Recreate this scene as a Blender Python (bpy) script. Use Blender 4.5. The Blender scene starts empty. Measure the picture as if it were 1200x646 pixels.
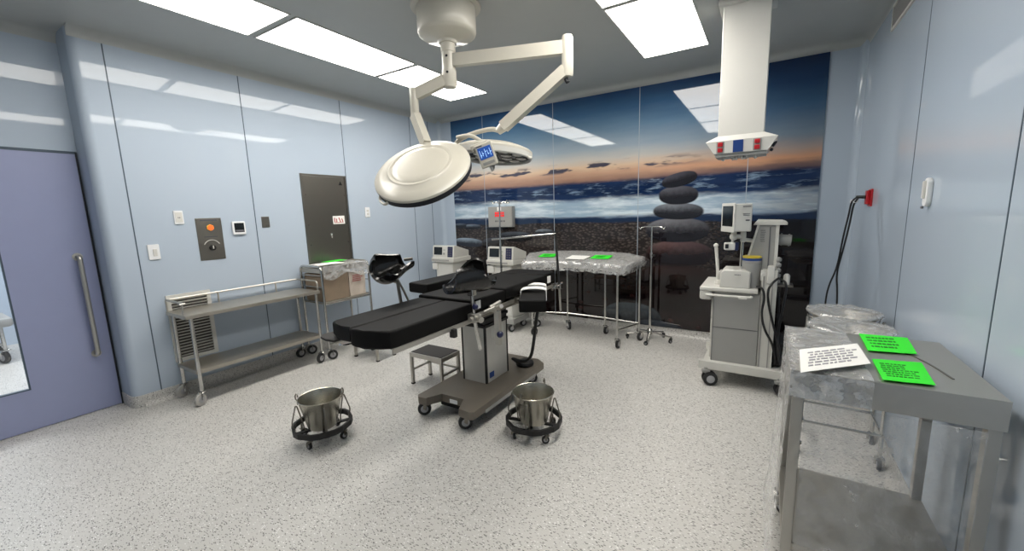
import bpy, bmesh, math, random
from mathutils import Vector, Matrix, Euler
random.seed(7)
S = bpy.context.scene
COL = S.collection
PI = math.pi
V = Vector

def lin(c):
    r = []
    for x in c:
        x = x / 255.0
        r.append(x / 12.92 if x <= .04045 else ((x + .055) / 1.055) ** 2.4)
    return (r[0], r[1], r[2], 1.0)

# ------------------------------------------------------------------ materials
class NT:
    def __init__(s, name):
        s.m = bpy.data.materials.new(name); s.m.use_nodes = True
        s.t = s.m.node_tree; s.N = s.t.nodes; s.L = s.t.links
        s.b = s.N.get('Principled BSDF'); s.out = s.N.get('Material Output')
    def n(s, typ, **k):
        x = s.N.new(typ)
        for a, b in k.items(): setattr(x, a, b)
        return x
    def put(s, sock, v):
        if hasattr(v, 'node'): s.L.new(v, sock)
        else: sock.default_value = v
    def math(s, op, a, b=None, clamp=False):
        x = s.n('ShaderNodeMath', operation=op, use_clamp=clamp)
        s.put(x.inputs[0], a)
        if b is not None: s.put(x.inputs[1], b)
        return x.outputs[0]
    def mix(s, f, a, b):
        x = s.n('ShaderNodeMix', data_type='RGBA')
        s.put(x.inputs[0], f); s.put(x.inputs[6], a); s.put(x.inputs[7], b)
        return x.outputs[2]
    def ramp(s, f, pts, interp='LINEAR'):
        x = s.n('ShaderNodeValToRGB'); r = x.color_ramp; r.interpolation = interp
        while len(r.elements) < len(pts): r.elements.new(.5)
        for e, (p, c) in zip(r.elements, pts):
            e.position = p; e.color = c if len(c) == 4 else (*c, 1)
        s.put(x.inputs[0], f)
        return x.outputs[0]
    def rng(s, v, a, b, c=0., d=1., smooth=True):
        x = s.n('ShaderNodeMapRange', interpolation_type='SMOOTHSTEP' if smooth else 'LINEAR')
        s.put(x.inputs[0], v)
        for i, q in enumerate((a, b, c, d)): x.inputs[i + 1].default_value = q
        return x.outputs[0]
    def coord(s, scale=(1, 1, 1), rot=(0, 0, 0), kind='Object'):
        t = s.n('ShaderNodeTexCoord'); mp = s.n('ShaderNodeMapping')
        mp.inputs['Scale'].default_value = scale; mp.inputs['Rotation'].default_value = rot
        s.L.new(t.outputs[kind], mp.inputs[0]); return mp.outputs[0]
    def noise(s, vec, scale, detail=3., rough=.5):
        x = s.n('ShaderNodeTexNoise'); s.put(x.inputs['Vector'], vec)
        x.inputs['Scale'].default_value = scale; x.inputs['Detail'].default_value = detail
        x.inputs['Roughness'].default_value = rough
        return x.outputs[0]
    def bump(s, h, strength=.2, dist=.01):
        x = s.n('ShaderNodeBump'); x.inputs['Strength'].default_value = strength
        x.inputs['Distance'].default_value = dist; s.put(x.inputs['Height'], h)
        s.L.new(x.outputs[0], s.b.inputs['Normal'])
    def set(s, **k):
        for a, v in k.items(): s.put(s.b.inputs[a.replace('_', ' ')], v)
        return s

def pm(name, rgb, rough=.5, metal=0., coat=0., var=.06, spec=.5):
    """plain procedural material: base colour with a faint noise variation"""
    t = NT(name); c = lin(rgb)
    nz = t.noise(t.coord(), 9., 3.)
    lo = tuple(x * (1 - var) for x in c[:3]) + (1,); hi = tuple(min(1, x * (1 + var)) for x in c[:3]) + (1,)
    t.set(Base_Color=t.mix(nz, lo, hi), Roughness=rough, Metallic=metal, Coat_Weight=coat)
    t.b.inputs['Specular IOR Level'].default_value = spec
    return t.m

def steel(name, rgb, rough=.3, stretch=(1, 60, 1), metal=1.):
    t = NT(name); c = lin(rgb)
    nz = t.noise(t.coord(stretch), 14., 4.)
    t.set(Base_Color=t.mix(nz, tuple(x * .82 for x in c[:3]) + (1,), c), Metallic=metal,
          Roughness=t.rng(nz, .2, .8, rough * .8, rough * 1.25))
    return t.m

M = {}
M['wall'] = NT('wall_panel_blue')
t = M['wall']; nz = t.noise(t.coord(), 1.3, 2.)
t.set(Base_Color=t.mix(nz, lin((171, 184, 199)), lin((178, 190, 204))), Roughness=t.rng(nz, .3, .7, .018, .03))
t.b.inputs['Specular IOR Level'].default_value = .28
t.bump(t.noise(t.coord(), .9, 1.), .03, .03)
M['wall'] = t.m
M['ceil'] = pm('ceiling_grey_paint', (174, 177, 176), .4, var=.03)
M['joint'] = pm('joint_dark_seal', (62, 78, 92), .5)
M['jointw'] = pm('joint_grey_seal', (150, 160, 170), .4)
M['door'] = pm('door_periwinkle_laminate', (146, 153, 186), .32, var=.03)
M['dark'] = pm('dark_seal_rubber', (22, 26, 34), .6)
M['white'] = pm('white_enamel', (208, 207, 202), .3, var=.02, coat=.2)
M['lampwhite'] = pm('lamp_ivory_enamel', (198, 194, 182), .34, var=.015, coat=.2)
M['offwhite'] = pm('machine_offwhite_plastic', (203, 202, 196), .38, var=.03)
M['greyp'] = pm('machine_grey_plastic', (150, 150, 147), .42, var=.04)
M['plastic'] = pm('white_switch_plastic', (226, 228, 230), .35, var=.02)
M['black'] = pm('black_rubber', (16, 16, 17), .55)
M['blackcab'] = pm('black_cable_sheath', (14, 14, 16), .4)
t = NT('black_vinyl_pad'); nz = t.noise(t.coord(), 130., 3.)
t.set(Base_Color=t.mix(nz, lin((8, 8, 8)), lin((12, 11, 11))), Roughness=.6); t.bump(nz, .12, .002)
t.b.inputs['Specular IOR Level'].default_value = .16
M['pad'] = t.m
t = NT('black_gloss_leather'); nz = t.noise(t.coord(), 16., 4.)
t.set(Base_Color=lin((13, 13, 14)), Roughness=.2); t.bump(nz, .35, .02)
M['gloss'] = t.m
M['steel'] = steel('brushed_stainless', (194, 191, 184), .38, (1, 60, 1), .88)
M['steelx'] = steel('brushed_stainless_shelf', (190, 185, 175), .38, (60, 1, 1), .88)
M['chrome'] = steel('polished_tube', (205, 204, 200), .16, (1, 1, 8))
M['pailst'] = pm('pail_stainless', (186, 182, 170), .27, .95, var=.03)
M['steeld'] = steel('dark_stainless', (138, 134, 126), .36, (1, 40, 1))
M['satin'] = pm('satin_steel_cladding', (196, 194, 188), .34, .25)
M['basecov'] = pm('bronze_grey_base_cover', (112, 105, 95), .42, .2)
M['tread'] = pm('step_tread_rubber', (42, 40, 39), .7)
M['tyre'] = pm('dark_tyre', (30, 30, 32), .6)
M['filmtyre'] = pm('film_wrapped_tyre', (170, 168, 164), .35)
M['hub'] = pm('grey_wheel_hub', (160, 160, 163), .4)
M['red'] = pm('red_plastic', (176, 24, 34), .35)
M['bluep'] = pm('blue_plastic', (30, 62, 125), .35)
M['blued'] = pm('dark_blue_plastic', (24, 30, 70), .35)
M['yellow'] = pm('yellow_ring', (214, 190, 60), .4)
M['paper'] = pm('white_paper', (236, 235, 231), .7, var=.02)
M['green'] = pm('fluorescent_green_paper', (46, 226, 40), .6, var=.03)
M['ink'] = pm('grey_ink', (92, 92, 98), .7)
M['inkl'] = pm('pale_grey_ink', (158, 156, 162), .7)
M['inkd'] = pm('dark_green_ink', (20, 120, 24), .7)
M['inkr'] = pm('red_ink', (170, 60, 66), .7)
M['screen'] = pm('dark_screen_glass', (22, 27, 30), .12)
M['brown'] = pm('kraft_cardboard', (132, 116, 98), .7, var=.2)
M['pale'] = pm('pale_printed_pouch', (196, 184, 172), .5, var=.16)
M['strap'] = pm('white_webbing', (236, 235, 232), .75)
M['louvre'] = pm('louvre_enamel', (206, 205, 200), .4)
M['slot'] = pm('louvre_dark_slot', (70, 66, 62), .7)

def emis(name, rgb, e):
    t = NT(name); t.set(Base_Color=lin(rgb), Roughness=.4)
    t.b.inputs['Emission Color'].default_value = lin(rgb); t.b.inputs['Emission Strength'].default_value = e
    return t.m
M['led'] = emis('red_lamp_lens', (214, 30, 36), .5)
M['ledo'] = emis('amber_lit_display', (236, 96, 40), .8)
M['lcd'] = emis('blue_lit_screen', (26, 72, 150), .5)
M['lcdt'] = emis('screen_glyphs', (170, 205, 240), .7)
LIGHT_E = 13.5
t = NT('ceiling_light_diffuser'); 
g = t.n('ShaderNodeTexCoord'); nz = t.noise(g.outputs['Object'], 1.6, 1.)
t.set(Base_Color=(.9, .9, .88, 1), Roughness=.5)
t.L.new(t.mix(nz, (1, .94, .84, 1), (1, .965, .91, 1)), t.b.inputs['Emission Color'])
t.b.inputs['Emission Strength'].default_value = LIGHT_E
M['glow'] = t.m

# thin clear film (wrapping) and glass pane
def film(name, tint, gl, df, bump=.6, scale=22., rough=.14):
    t = NT(name); t.N.remove(t.b)
    nz = t.noise(t.coord(), scale, 5., .62)
    bp = t.n('ShaderNodeBump'); bp.inputs['Strength'].default_value = bump; bp.inputs['Distance'].default_value = .02
    t.put(bp.inputs['Height'], nz)
    tr = t.n('ShaderNodeBsdfTransparent'); tr.inputs[0].default_value = (*tint, 1)
    g = t.n('ShaderNodeBsdfGlossy'); g.inputs['Roughness'].default_value = rough; g.inputs[0].default_value = (.9, .9, .9, 1)
    d = t.n('ShaderNodeBsdfDiffuse'); d.inputs[0].default_value = (.75, .75, .74, 1)
    t.L.new(bp.outputs[0], g.inputs['Normal']); t.L.new(bp.outputs[0], d.inputs['Normal'])
    m1 = t.n('ShaderNodeMixShader'); m2 = t.n('ShaderNodeMixShader')
    t.put(m1.inputs[0], t.rng(nz, .35, .7, df * .4, df * 1.6)); t.L.new(tr.outputs[0], m1.inputs[1]); t.L.new(d.outputs[0], m1.inputs[2])
    t.put(m2.inputs[0], t.rng(nz, .4, .66, gl * .5, gl * 1.8)); t.L.new(m1.outputs[0], m2.inputs[1]); t.L.new(g.outputs[0], m2.inputs[2])
    t.L.new(m2.outputs[0], t.out.inputs[0]); return t.m
M['film'] = film('clear_wrapping_film', (.95, .95, .95), .3, .42)
M['filmd'] = film('crumpled_wrapping_film', (.9, .9, .9), .3, .48, .8, 26.)
M['filml'] = film('light_wrapping_film', (.96, .96, .96), .07, .22, .5, 12.)
t = NT('clear_glass'); t.N.remove(t.b)
tr = t.n('ShaderNodeBsdfTransparent'); g = t.n('ShaderNodeBsdfGlossy'); g.inputs['Roughness'].default_value = .02
m1 = t.n('ShaderNodeMixShader'); m1.inputs[0].default_value = .07
t.L.new(tr.outputs[0], m1.inputs[1]); t.L.new(g.outputs[0], m1.inputs[2]); t.L.new(m1.outputs[0], t.out.inputs[0])
M['glass'] = t.m

# speckled vinyl floor
t = NT('speckled_vinyl_floor')
base = t.noise(t.coord(), 3.5, 3.)
fine = t.noise(t.coord(), 420., 2., .6)
col = t.mix(base, lin((186, 184, 180)), lin((197, 195, 191)))
col = t.mix(t.rng(fine, .42, .66), col, lin((206, 205, 201)))
def flecks(col, scale, stretch, rot, thr, keep, c):
    w = t.noise(t.coord(), 30., 2.)
    vm = t.n('ShaderNodeVectorMath', operation='ADD')
    t.L.new(t.coord(stretch, rot), vm.inputs[0])
    sc = t.n('ShaderNodeVectorMath', operation='SCALE'); t.put(sc.inputs[0], w); sc.inputs['Scale'].default_value = .02
    t.L.new(sc.outputs[0], vm.inputs[1])
    v = t.n('ShaderNodeTexVoronoi', voronoi_dimensions='3D'); v.inputs['Scale'].default_value = scale
    t.L.new(vm.outputs[0], v.inputs['Vector'])
    sep = t.n('ShaderNodeSeparateColor'); t.L.new(v.outputs['Color'], sep.inputs[0])
    m = t.math('MULTIPLY', t.math('LESS_THAN', v.outputs['Distance'], thr), t.math('LESS_THAN', sep.outputs[0], keep))
    return t.mix(m, col, c)
for k, (rot, c) in enumerate([(.3, (122, 121, 119)), (1.4, (134, 132, 129)), (2.3, (104, 103, 102)), (2.9, (232, 231, 229)), (.9, (146, 144, 141))]):
    col = flecks(col, 43. + 6 * k, (1, 2.3, 1.6), (0, 0, rot), .3, .26, lin(c))
t.set(Base_Color=col, Roughness=.36)
M['floor'] = t.m

# printed seascape behind the glass panels: sky, dusk band, sea, surf, pebble beach and a cairn of dark stones
t = NT('printed_seascape')
tc = t.n('ShaderNodeTexCoord'); sx = t.n('ShaderNodeSeparateXYZ'); t.L.new(tc.outputs['Object'], sx.inputs[0])
U, Z = sx.outputs[0], sx.outputs[2]
wv = t.noise(t.coord((.5, 1, 3)), 3.2, 5., .6)
wv2 = t.noise(t.coord((1.2, 1, 7)), 3.4, 6., .62)
zz = t.math('ADD', Z, t.math('MULTIPLY', t.math('SUBTRACT', wv, .5), .12))
hz = t.rng(zz, 1.8, 2.84, 0, 1, False)
sky = t.ramp(hz, [(0., lin((104, 84, 78))), (.06, lin((156, 122, 106))), (.13, lin((190, 154, 130))), (.2, lin((212, 184, 156))), (.28, lin((192, 188, 182))),
             (.4, lin((152, 166, 178))), (.6, lin((104, 132, 156))), (.8, lin((58, 96, 132))), (1., lin((28, 62, 104)))])
skyd = t.ramp(hz, [(0., lin((58, 54, 68))), (.07, lin((112, 90, 86))), (.125, lin((188, 140, 110))), (.21, lin((152, 138, 132))), (.34, lin((104, 120, 136))),
             (.58, lin((52, 84, 116))), (.8, lin((24, 54, 90))), (1., lin((12, 36, 72)))])
rt = t.rng(U, -2.0, .3)
col = t.mix(rt, sky, skyd)
wv3 = t.noise(t.coord((1., 1, 4.2)), 2.6, 3., .5)
cl = t.math('MULTIPLY', t.rng(wv3, .5, .58), t.math('MULTIPLY', t.rng(Z, 1.93, 1.975), t.rng(Z, 2.08, 2.03)))
col = t.mix(t.math('MULTIPLY', cl, t.rng(U, -.4, -1.2)), col, lin((72, 70, 84)))
seamask = t.rng(t.math('ADD', Z, t.math('MULTIPLY', t.math('SUBTRACT', wv2, .5), .05)), 1.85, 1.80)
sea = t.mix(t.rng(wv2, .5, .66), lin((16, 34, 66)), lin((120, 142, 164)))
sea = t.mix(t.rng(wv, .4, .6), sea, lin((22, 42, 78)))
col = t.mix(seamask, col, sea)
surf = t.mix(t.rng(wv, .38, .62), lin((204, 216, 224)), lin((146, 168, 188)))
smask = t.math('MULTIPLY', t.rng(zz, 1.66, 1.58), t.rng(zz, 1.38, 1.43))
col = t.mix(t.math('MULTIPLY', smask, t.rng(U, .5, -.7, .45, 1.)), col, surf)
low = t.rng(zz, 1.42, 1.37)
col = t.mix(low, col, lin((22, 40, 68)))
vo = t.n('ShaderNodeTexVoronoi'); vo.inputs['Scale'].default_value = 24.; t.L.new(t.coord((1, 1, 1.9)), vo.inputs['Vector'])
sp = t.n('ShaderNodeSeparateColor'); t.L.new(vo.outputs['Color'], sp.inputs[0])
peb = t.mix(sp.outputs[0], lin((56, 50, 49)), lin((84, 76, 71)))
peb = t.mix(t.rng(vo.outputs['Distance'], .25, .6), peb, lin((42, 38, 38)))
dk = t.rng(Z, 1.05, .4)
vo2 = t.n('ShaderNodeTexVoronoi'); vo2.inputs['Scale'].default_value = 9.; t.L.new(t.coord((1, 1, 1.4)), vo2.inputs['Vector'])
sp2 = t.n('ShaderNodeSeparateColor'); t.L.new(vo2.outputs['Color'], sp2.inputs[0])
deep = t.mix(t.math('MULTIPLY', t.rng(vo2.outputs['Distance'], .55, .1), sp2.outputs[0]), lin((20, 11, 12)), lin((58, 36, 34)))
peb = t.mix(dk, peb, deep)
peb = t.mix(t.rng(U, -.75, -.1), peb, lin((13, 9, 12)))
beach = t.rng(zz, 1.345, 1.315)
col = t.mix(beach, col, peb)
def stone(col, cx, cz, a, b, rot, dark, lite, soft=.12):
    ca, sa = math.cos(rot), math.sin(rot)
    du = t.math('SUBTRACT', U, cx); dz = t.math('SUBTRACT', Z, cz)
    p = t.math('DIVIDE', t.math('ADD', t.math('MULTIPLY', du, ca), t.math('MULTIPLY', dz, sa)), a)
    q = t.math('DIVIDE', t.math('SUBTRACT', t.math('MULTIPLY', dz, ca), t.math('MULTIPLY', du, sa)), b)
    rr = t.math('ADD', t.math('POWER', t.math('ABSOLUTE', p), 2.3), t.math('POWER', t.math('ABSOLUTE', q), 2.3))
    m = t.rng(rr, 1 + soft, 1 - soft)
    sh = t.rng(t.math('ADD', q, t.math('MULTIPLY', t.math('SUBTRACT', t.noise(t.coord(), 26., 3.), .5), .5)), -.3, .95)
    c = t.mix(t.math('MULTIPLY', sh, t.rng(p, 1.1, -.6, .45, 1.)), lin(dark), lin(lite))
    return t.mix(m, col, c)
for a in [(-3.80, 1.06, .27, .065, -.05, (40, 44, 54), (150, 166, 180)), (-3.36, 1.06, .2, .075, .1, (20, 20, 24), (62, 66, 74)), (-2.98, 1.15, .28, .07, 0., (18, 18, 22), (84, 90, 100)),
          (-2.52, 1.21, .14, .045, 0., (20, 20, 24), (120, 128, 136)), (-3.72, 1.29, .16, .04, 0., (26, 28, 34), (110, 122, 136)), (-3.95, 1.31, .12, .035, 0., (26, 28, 34), (86, 98, 112)),
          (-3.3, 1.27, .2, .03, 0., (24, 26, 32), (70, 78, 90)), (-2.85, .82, .3, .08, 0., (24, 20, 20), (58, 52, 50)), (-3.3, .74, .32, .1, 0., (18, 16, 18), (46, 44, 46)),
          (-1.35, .16, .36, .2, 0., (22, 26, 32), (88, 98, 106)), (-1.05, .02, .34, .15, 0., (18, 20, 26), (62, 68, 78)), (-1.62, .62, .22, .06, 0., (24, 14, 13), (74, 58, 52)), (-1.0, .93, .12, .1, 0., (30, 28, 30), (98, 96, 98)),
          (-.83, .45, .36, .16, 0., (14, 7, 8), (38, 22, 22)), (-.84, .68, .42, .16, 0., (16, 10, 11), (44, 26, 24)),
          (-.83, .97, .35, .145, 0., (24, 17, 19), (96, 74, 74)), (-.855, 1.235, .335, .135, 0., (26, 24, 29), (116, 116, 122)), (-.85, 1.445, .265, .09, -.03, (28, 28, 34), (120, 124, 132)),
          (-.85, 1.62, .205, .1, 0., (26, 25, 31), (88, 88, 96)), (-.845, 1.79, .185, .075, .2, (26, 25, 31), (72, 72, 82))]:
    col = stone(col, *a)
t.set(Base_Color=col, Roughness=.035)
t.b.inputs['Specular IOR Level'].default_value = .55
M['mural'] = t.m

# ------------------------------------------------------------------ geometry helpers
def rotm(e): return Euler(e).to_matrix() if e is not None and not isinstance(e, Matrix) else (e or Matrix.Identity(3))

def islands(bm):
    bm.verts.ensure_lookup_table(); seen = set(); out = []
    for v in bm.verts:
        if v.index in seen: continue
        st = [v]; seen.add(v.index); isl = []
        while st:
            a = st.pop(); isl.append(a.index)
            for e in a.link_edges:
                b = e.other_vert(a)
                if b.index not in seen: seen.add(b.index); st.append(b)
        out.append(isl)
    return out

def fillet(pts, r, n=5, closed=False):
    pts = [V(p) for p in pts]; out = []; N = len(pts)
    for i, p in enumerate(pts):
        if not closed and i in (0, N - 1): out.append(p); continue
        a = pts[i - 1] - p; b = pts[(i + 1) % N] - p
        d = min(r, a.length * .49, b.length * .49)
        if d < 1e-5: out.append(p); continue
        A = p + a.normalized() * d; B = p + b.normalized() * d
        for k in range(n + 1):
            s = k / n
            out.append(A * (1 - s) ** 2 + p * 2 * s * (1 - s) + B * s * s)
    return out

class MB:
    def __init__(s): s.bm = bmesh.new(); s.wn = False
    def _new(s, verts, faces):
        vs = [s.bm.verts.new(v) for v in verts]; fs = []
        for f in faces:
            try: fs.append(s.bm.faces.new([vs[i] for i in f]))
            except ValueError: pass
        return vs, fs
    def box(s, c, d, rot=None, bev=0., seg=2):
        R = rotm(rot); c = V(c); h = V(d) / 2
        co = [c + R @ V((x * h.x, y * h.y, z * h.z)) for x in (-1, 1) for y in (-1, 1) for z in (-1, 1)]
        vs, fs = s._new(co, [(0, 1, 3, 2), (4, 6, 7, 5), (0, 4, 5, 1), (2, 3, 7, 6), (0, 2, 6, 4), (1, 5, 7, 3)])
        if bev > 0:
            s.wn = True
            es = {e for f in fs for e in f.edges}
            bmesh.ops.bevel(s.bm, geom=list(es), offset=min(bev, min(d) * .49), segments=seg, profile=.5, affect='EDGES')
        return s
    def bb(s, x0, x1, y0, y1, z0, z1, bev=0., seg=2):
        return s.box(((x0 + x1) / 2, (y0 + y1) / 2, (z0 + z1) / 2), (abs(x1 - x0), abs(y1 - y0), abs(z1 - z0)), None, bev, seg)
    def sweep(s, pts, r, n=12, closed=False, cap=True, flat=None):
        """tube along pts; r number or list; flat=(w,h) gives a rectangular section"""
        pts = [V(p) for p in pts]; N = len(pts)
        rs = r if isinstance(r, (list, tuple)) else [r] * N
        T = []
        for i in range(N):
            a = pts[i - 1] if (i > 0 or closed) else pts[i]; b = pts[(i + 1) % N] if (i < N - 1 or closed) else pts[i]
            T.append((b - a).normalized())
        up = V((0, 0, 1)) if abs(T[0].z) < .9 else V((1, 0, 0))
        nrm = (up - T[0] * up.dot(T[0])).normalized(); rings = []
        for i in range(N):
            nrm = (nrm - T[i] * nrm.dot(T[i])).normalized(); bi = T[i].cross(nrm)
            if flat:
                w, h = flat; o = [(w / 2, h / 2), (-w / 2, h / 2), (-w / 2, -h / 2), (w / 2, -h / 2)]
                ring = [pts[i] + bi * x + nrm * y for x, y in o]
            else:
                ring = [pts[i] + (nrm * math.cos(2 * PI * k / n) + bi * math.sin(2 * PI * k / n)) * rs[i] for k in range(n)]
            rings.append([s.bm.verts.new(v) for v in ring])
        m = len(rings[0])
        for i in range(N if closed else N - 1):
            A, B = rings[i], rings[(i + 1) % N]
            for k in range(m): s.bm.faces.new((A[k], A[(k + 1) % m], B[(k + 1) % m], B[k]))
        if cap and not closed:
            s.bm.faces.new(rings[0][::-1]); s.bm.faces.new(rings[-1])
        return s
    def cyl(s, p0, p1, r, r1=None, n=20):
        return s.sweep([p0, p1], [r, r if r1 is None else r1], n)
    def lathe(s, prof, o=(0, 0, 0), axis=(0, 0, 1), n=32, closed=False):
        q = V((0, 0, 1)).rotation_difference(V(axis).normalized()); o = V(o); rings = []
        for (r, z) in prof:
            if r < 1e-6: rings.append([s.bm.verts.new(o + q @ V((0, 0, z)))])
            else: rings.append([s.bm.verts.new(o + q @ V((r * math.cos(2 * PI * k / n), r * math.sin(2 * PI * k / n), z))) for k in range(n)])
        R = len(rings)
        for i in range(R if closed else R - 1):
            A, B = rings[i], rings[(i + 1) % R]
            for k in range(n):
                k2 = (k + 1) % n
                if len(A) == 1 and len(B) == 1: continue
                if len(A) == 1: s.bm.faces.new((A[0], B[k2], B[k]))
                elif len(B) == 1: s.bm.faces.new((A[k], A[k2], B[0]))
                else: s.bm.faces.new((A[k], A[k2], B[k2], B[k]))
        return s
    def prism(s, poly, lo, hi, ax='z', bev=0., seg=2, R=None, o=(0, 0, 0)):
        f = {'z': lambda a, b, h: V((a, b, h)), 'y': lambda a, b, h: V((a, h, b)), 'x': lambda a, b, h: V((h, a, b))}[ax]
        R = R or Matrix.Identity(3); o = V(o)
        n = len(poly); co = [o + R @ f(a, b, lo) for a, b in poly] + [o + R @ f(a, b, hi) for a, b in poly]
        vs, fs = s._new(co, [tuple(range(n))[::-1], tuple(range(n, 2 * n))] + [(i, (i + 1) % n, n + (i + 1) % n, n + i) for i in range(n)])
        if bev > 0:
            s.wn = True
            es = set(fs[0].edges) | set(fs[1].edges)
            bmesh.ops.bevel(s.bm, geom=list(es), offset=bev, segments=seg, profile=.5, affect='EDGES')
        return s
    def ell(s, c, r, rot=None, n=20, m=12):
        R = rotm(rot); c = V(c); r = (r, r, r) if not isinstance(r, (tuple, list)) else r
        vs = []
        for j in range(1, m):
            a = PI * j / m
            vs.append([s.bm.verts.new(c + R @ V((r[0] * math.sin(a) * math.cos(2 * PI * k / n), r[1] * math.sin(a) * math.sin(2 * PI * k / n), r[2] * math.cos(a)))) for k in range(n)])
        t0 = s.bm.verts.new(c + R @ V((0, 0, r[2]))); t1 = s.bm.verts.new(c + R @ V((0, 0, -r[2])))
        for k in range(n):
            k2 = (k + 1) % n
            s.bm.faces.new((t0, vs[0][k], vs[0][k2])); s.bm.faces.new((t1, vs[-1][k2], vs[-1][k]))
            for j in range(m - 2): s.bm.faces.new((vs[j][k], vs[j + 1][k], vs[j + 1][k2], vs[j][k2]))
        return s
    def sheet(s, fn, nu, nv, th=0.):
        """surface fn(u,v) (0..1); th>0 gives thickness along the surface normal"""
        P = [[V(fn(i / nu, j / nv)) for j in range(nv + 1)] for i in range(nu + 1)]
        G = [[s.bm.verts.new(P[i][j]) for j in range(nv + 1)] for i in range(nu + 1)]
        for i in range(nu):
            for j in range(nv): s.bm.faces.new((G[i][j], G[i + 1][j], G[i + 1][j + 1], G[i][j + 1]))
        if th:
            H = []
            for i in range(nu + 1):
                row = []
                for j in range(nv + 1):
                    a = P[min(i + 1, nu)][j] - P[max(i - 1, 0)][j]; b = P[i][min(j + 1, nv)] - P[i][max(j - 1, 0)]
                    nn = a.cross(b); nn = nn.normalized() if nn.length > 1e-9 else V((0, 0, 1))
                    row.append(s.bm.verts.new(P[i][j] + nn * th))
                H.append(row)
            for i in range(nu):
                for j in range(nv): s.bm.faces.new((H[i][j + 1], H[i + 1][j + 1], H[i + 1][j], H[i][j]))
            for i in range(nu):
                for j in (0, nv): s.bm.faces.new((G[i][j], H[i][j], H[i + 1][j], G[i + 1][j]) if j else (G[i + 1][j], H[i + 1][j], H[i][j], G[i][j]))
            for j in range(nv):
                for i in (0, nu): s.bm.faces.new((G[i][j + 1], H[i][j + 1], H[i][j], G[i][j]) if i else (G[i][j], H[i][j], H[i][j + 1], G[i][j + 1]))
        return s
    def each(s, name, mat, parent=None):
        """every separate piece becomes a part of its own"""
        s.bm.verts.index_update(); P = [v.co.copy() for v in s.bm.verts]; F = [[v.index for v in f.verts] for f in s.bm.faces]
        res = []
        for isl in islands(s.bm):
            mp = {a: i for i, a in enumerate(isl)}; m = MB(); m.wn = s.wn
            m._new([P[a] for a in isl], [[mp[a] for a in f] for f in F if f[0] in mp]); res.append(m.build(name, mat, parent))
        s.bm.free(); return res
    def warp(s, fn):
        for v in s.bm.verts: v.co = V(fn(*v.co))
        return s
    def build(s, name, mat, parent=None, sharp=35):
        bmesh.ops.recalc_face_normals(s.bm, faces=s.bm.faces)
        off = V((0, 0, 0)); p = parent
        while p is not None: off = off + V(p.location); p = p.parent
        if off.length: bmesh.ops.translate(s.bm, verts=s.bm.verts, vec=-off)
        me = bpy.data.meshes.new(name); s.bm.to_mesh(me); s.bm.free()
        me.polygons.foreach_set('use_smooth', [True] * len(me.polygons)); me.set_sharp_from_angle(angle=math.radians(sharp))
        me.materials.append(M[mat]); o = bpy.data.objects.new(name, me); COL.objects.link(o)
        if s.wn: o.modifiers.new('weighted_normals', 'WEIGHTED_NORMAL').keep_sharp = True   # flat faces stay flat beside bevels
        if parent is not None: o.parent = parent
        return o

def tag(o, label, cat, group=None):
    o['label'] = label; o['category'] = cat; o['kind'] = 'thing'
    if group: o['group'] = group
    return o
def thing(name, label, cat, loc=(0, 0, 0), group=None):
    o = bpy.data.objects.new(name, None); o.empty_display_size = .05; COL.objects.link(o); o.location = loc
    return tag(o, label, cat, group)
def struct(o): o['kind'] = 'structure'; return o
def copy_tree(o, parent=None):
    c = o.copy(); COL.objects.link(c)
    if parent is not None: c.parent = parent
    for ch in list(o.children): copy_tree(ch, c)
    return c

def caster(parent, x, y, r=.045, yaw=0., top=None, w=.024, tyre='tyre', body='chrome', twin=False):
    """swivel caster as one part with its wheel as sub-part; top = height of the stem's upper end"""
    top = top if top is not None else 2.7 * r
    d = V((math.cos(yaw), math.sin(yaw), 0)); q = V((-d.y, d.x, 0)); c = V((x, y, r)) - d * r * .55
    m = MB(); m.cyl((x, y, r * 2.15), (x, y, top), r * .24, n=12)
    ww = w * (1.25 if twin else .75)
    if twin: m.box((x, y, r * 2.05), (r * 1.1, w * 1.2, r * .5), (0, 0, yaw), r * .15); m.cyl(c + V((0, 0, r * .2)), V((x, y, r * 2)), r * .3, n=10)
    else:
        for sg in (-1, 1):
            m.sweep([c + q * sg * ww, c + q * sg * ww + V((0, 0, r * .9)) + d * r * .1, V((x, y, r * 2.15)) + q * sg * ww * .8], .1, flat=(r * .1, r * .62))
        m.box((x, y, r * 2.15), (r * .8, ww * 2.2, r * .18), (0, 0, yaw))
    ca = m.build('caster', body, parent)
    m = MB()
    prof = lambda hw: [(r * .25, -hw), (r * .85, -hw), (r * .97, -hw * .8), (r, 0), (r * .97, hw * .8), (r * .85, hw), (r * .25, hw)]
    for o_ in ((-1, 1) if twin else (0,)):
        m.lathe(prof(w * .5), c + q * o_ * w * .8, q, 24)
    wh = m.build('wheel', tyre, ca)
    m = MB()
    for o_ in ((-1, 1) if twin else (0,)):
        cc = c + q * o_ * w * .8; hw = w * .56
        m.lathe([(0, -hw), (r * .5, -hw), (r * .62, -hw * .8), (r * .62, hw * .8), (r * .5, hw), (0, hw)], cc, q, 20)
    m.build('hub', 'hub', ca)
    return ca

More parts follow.
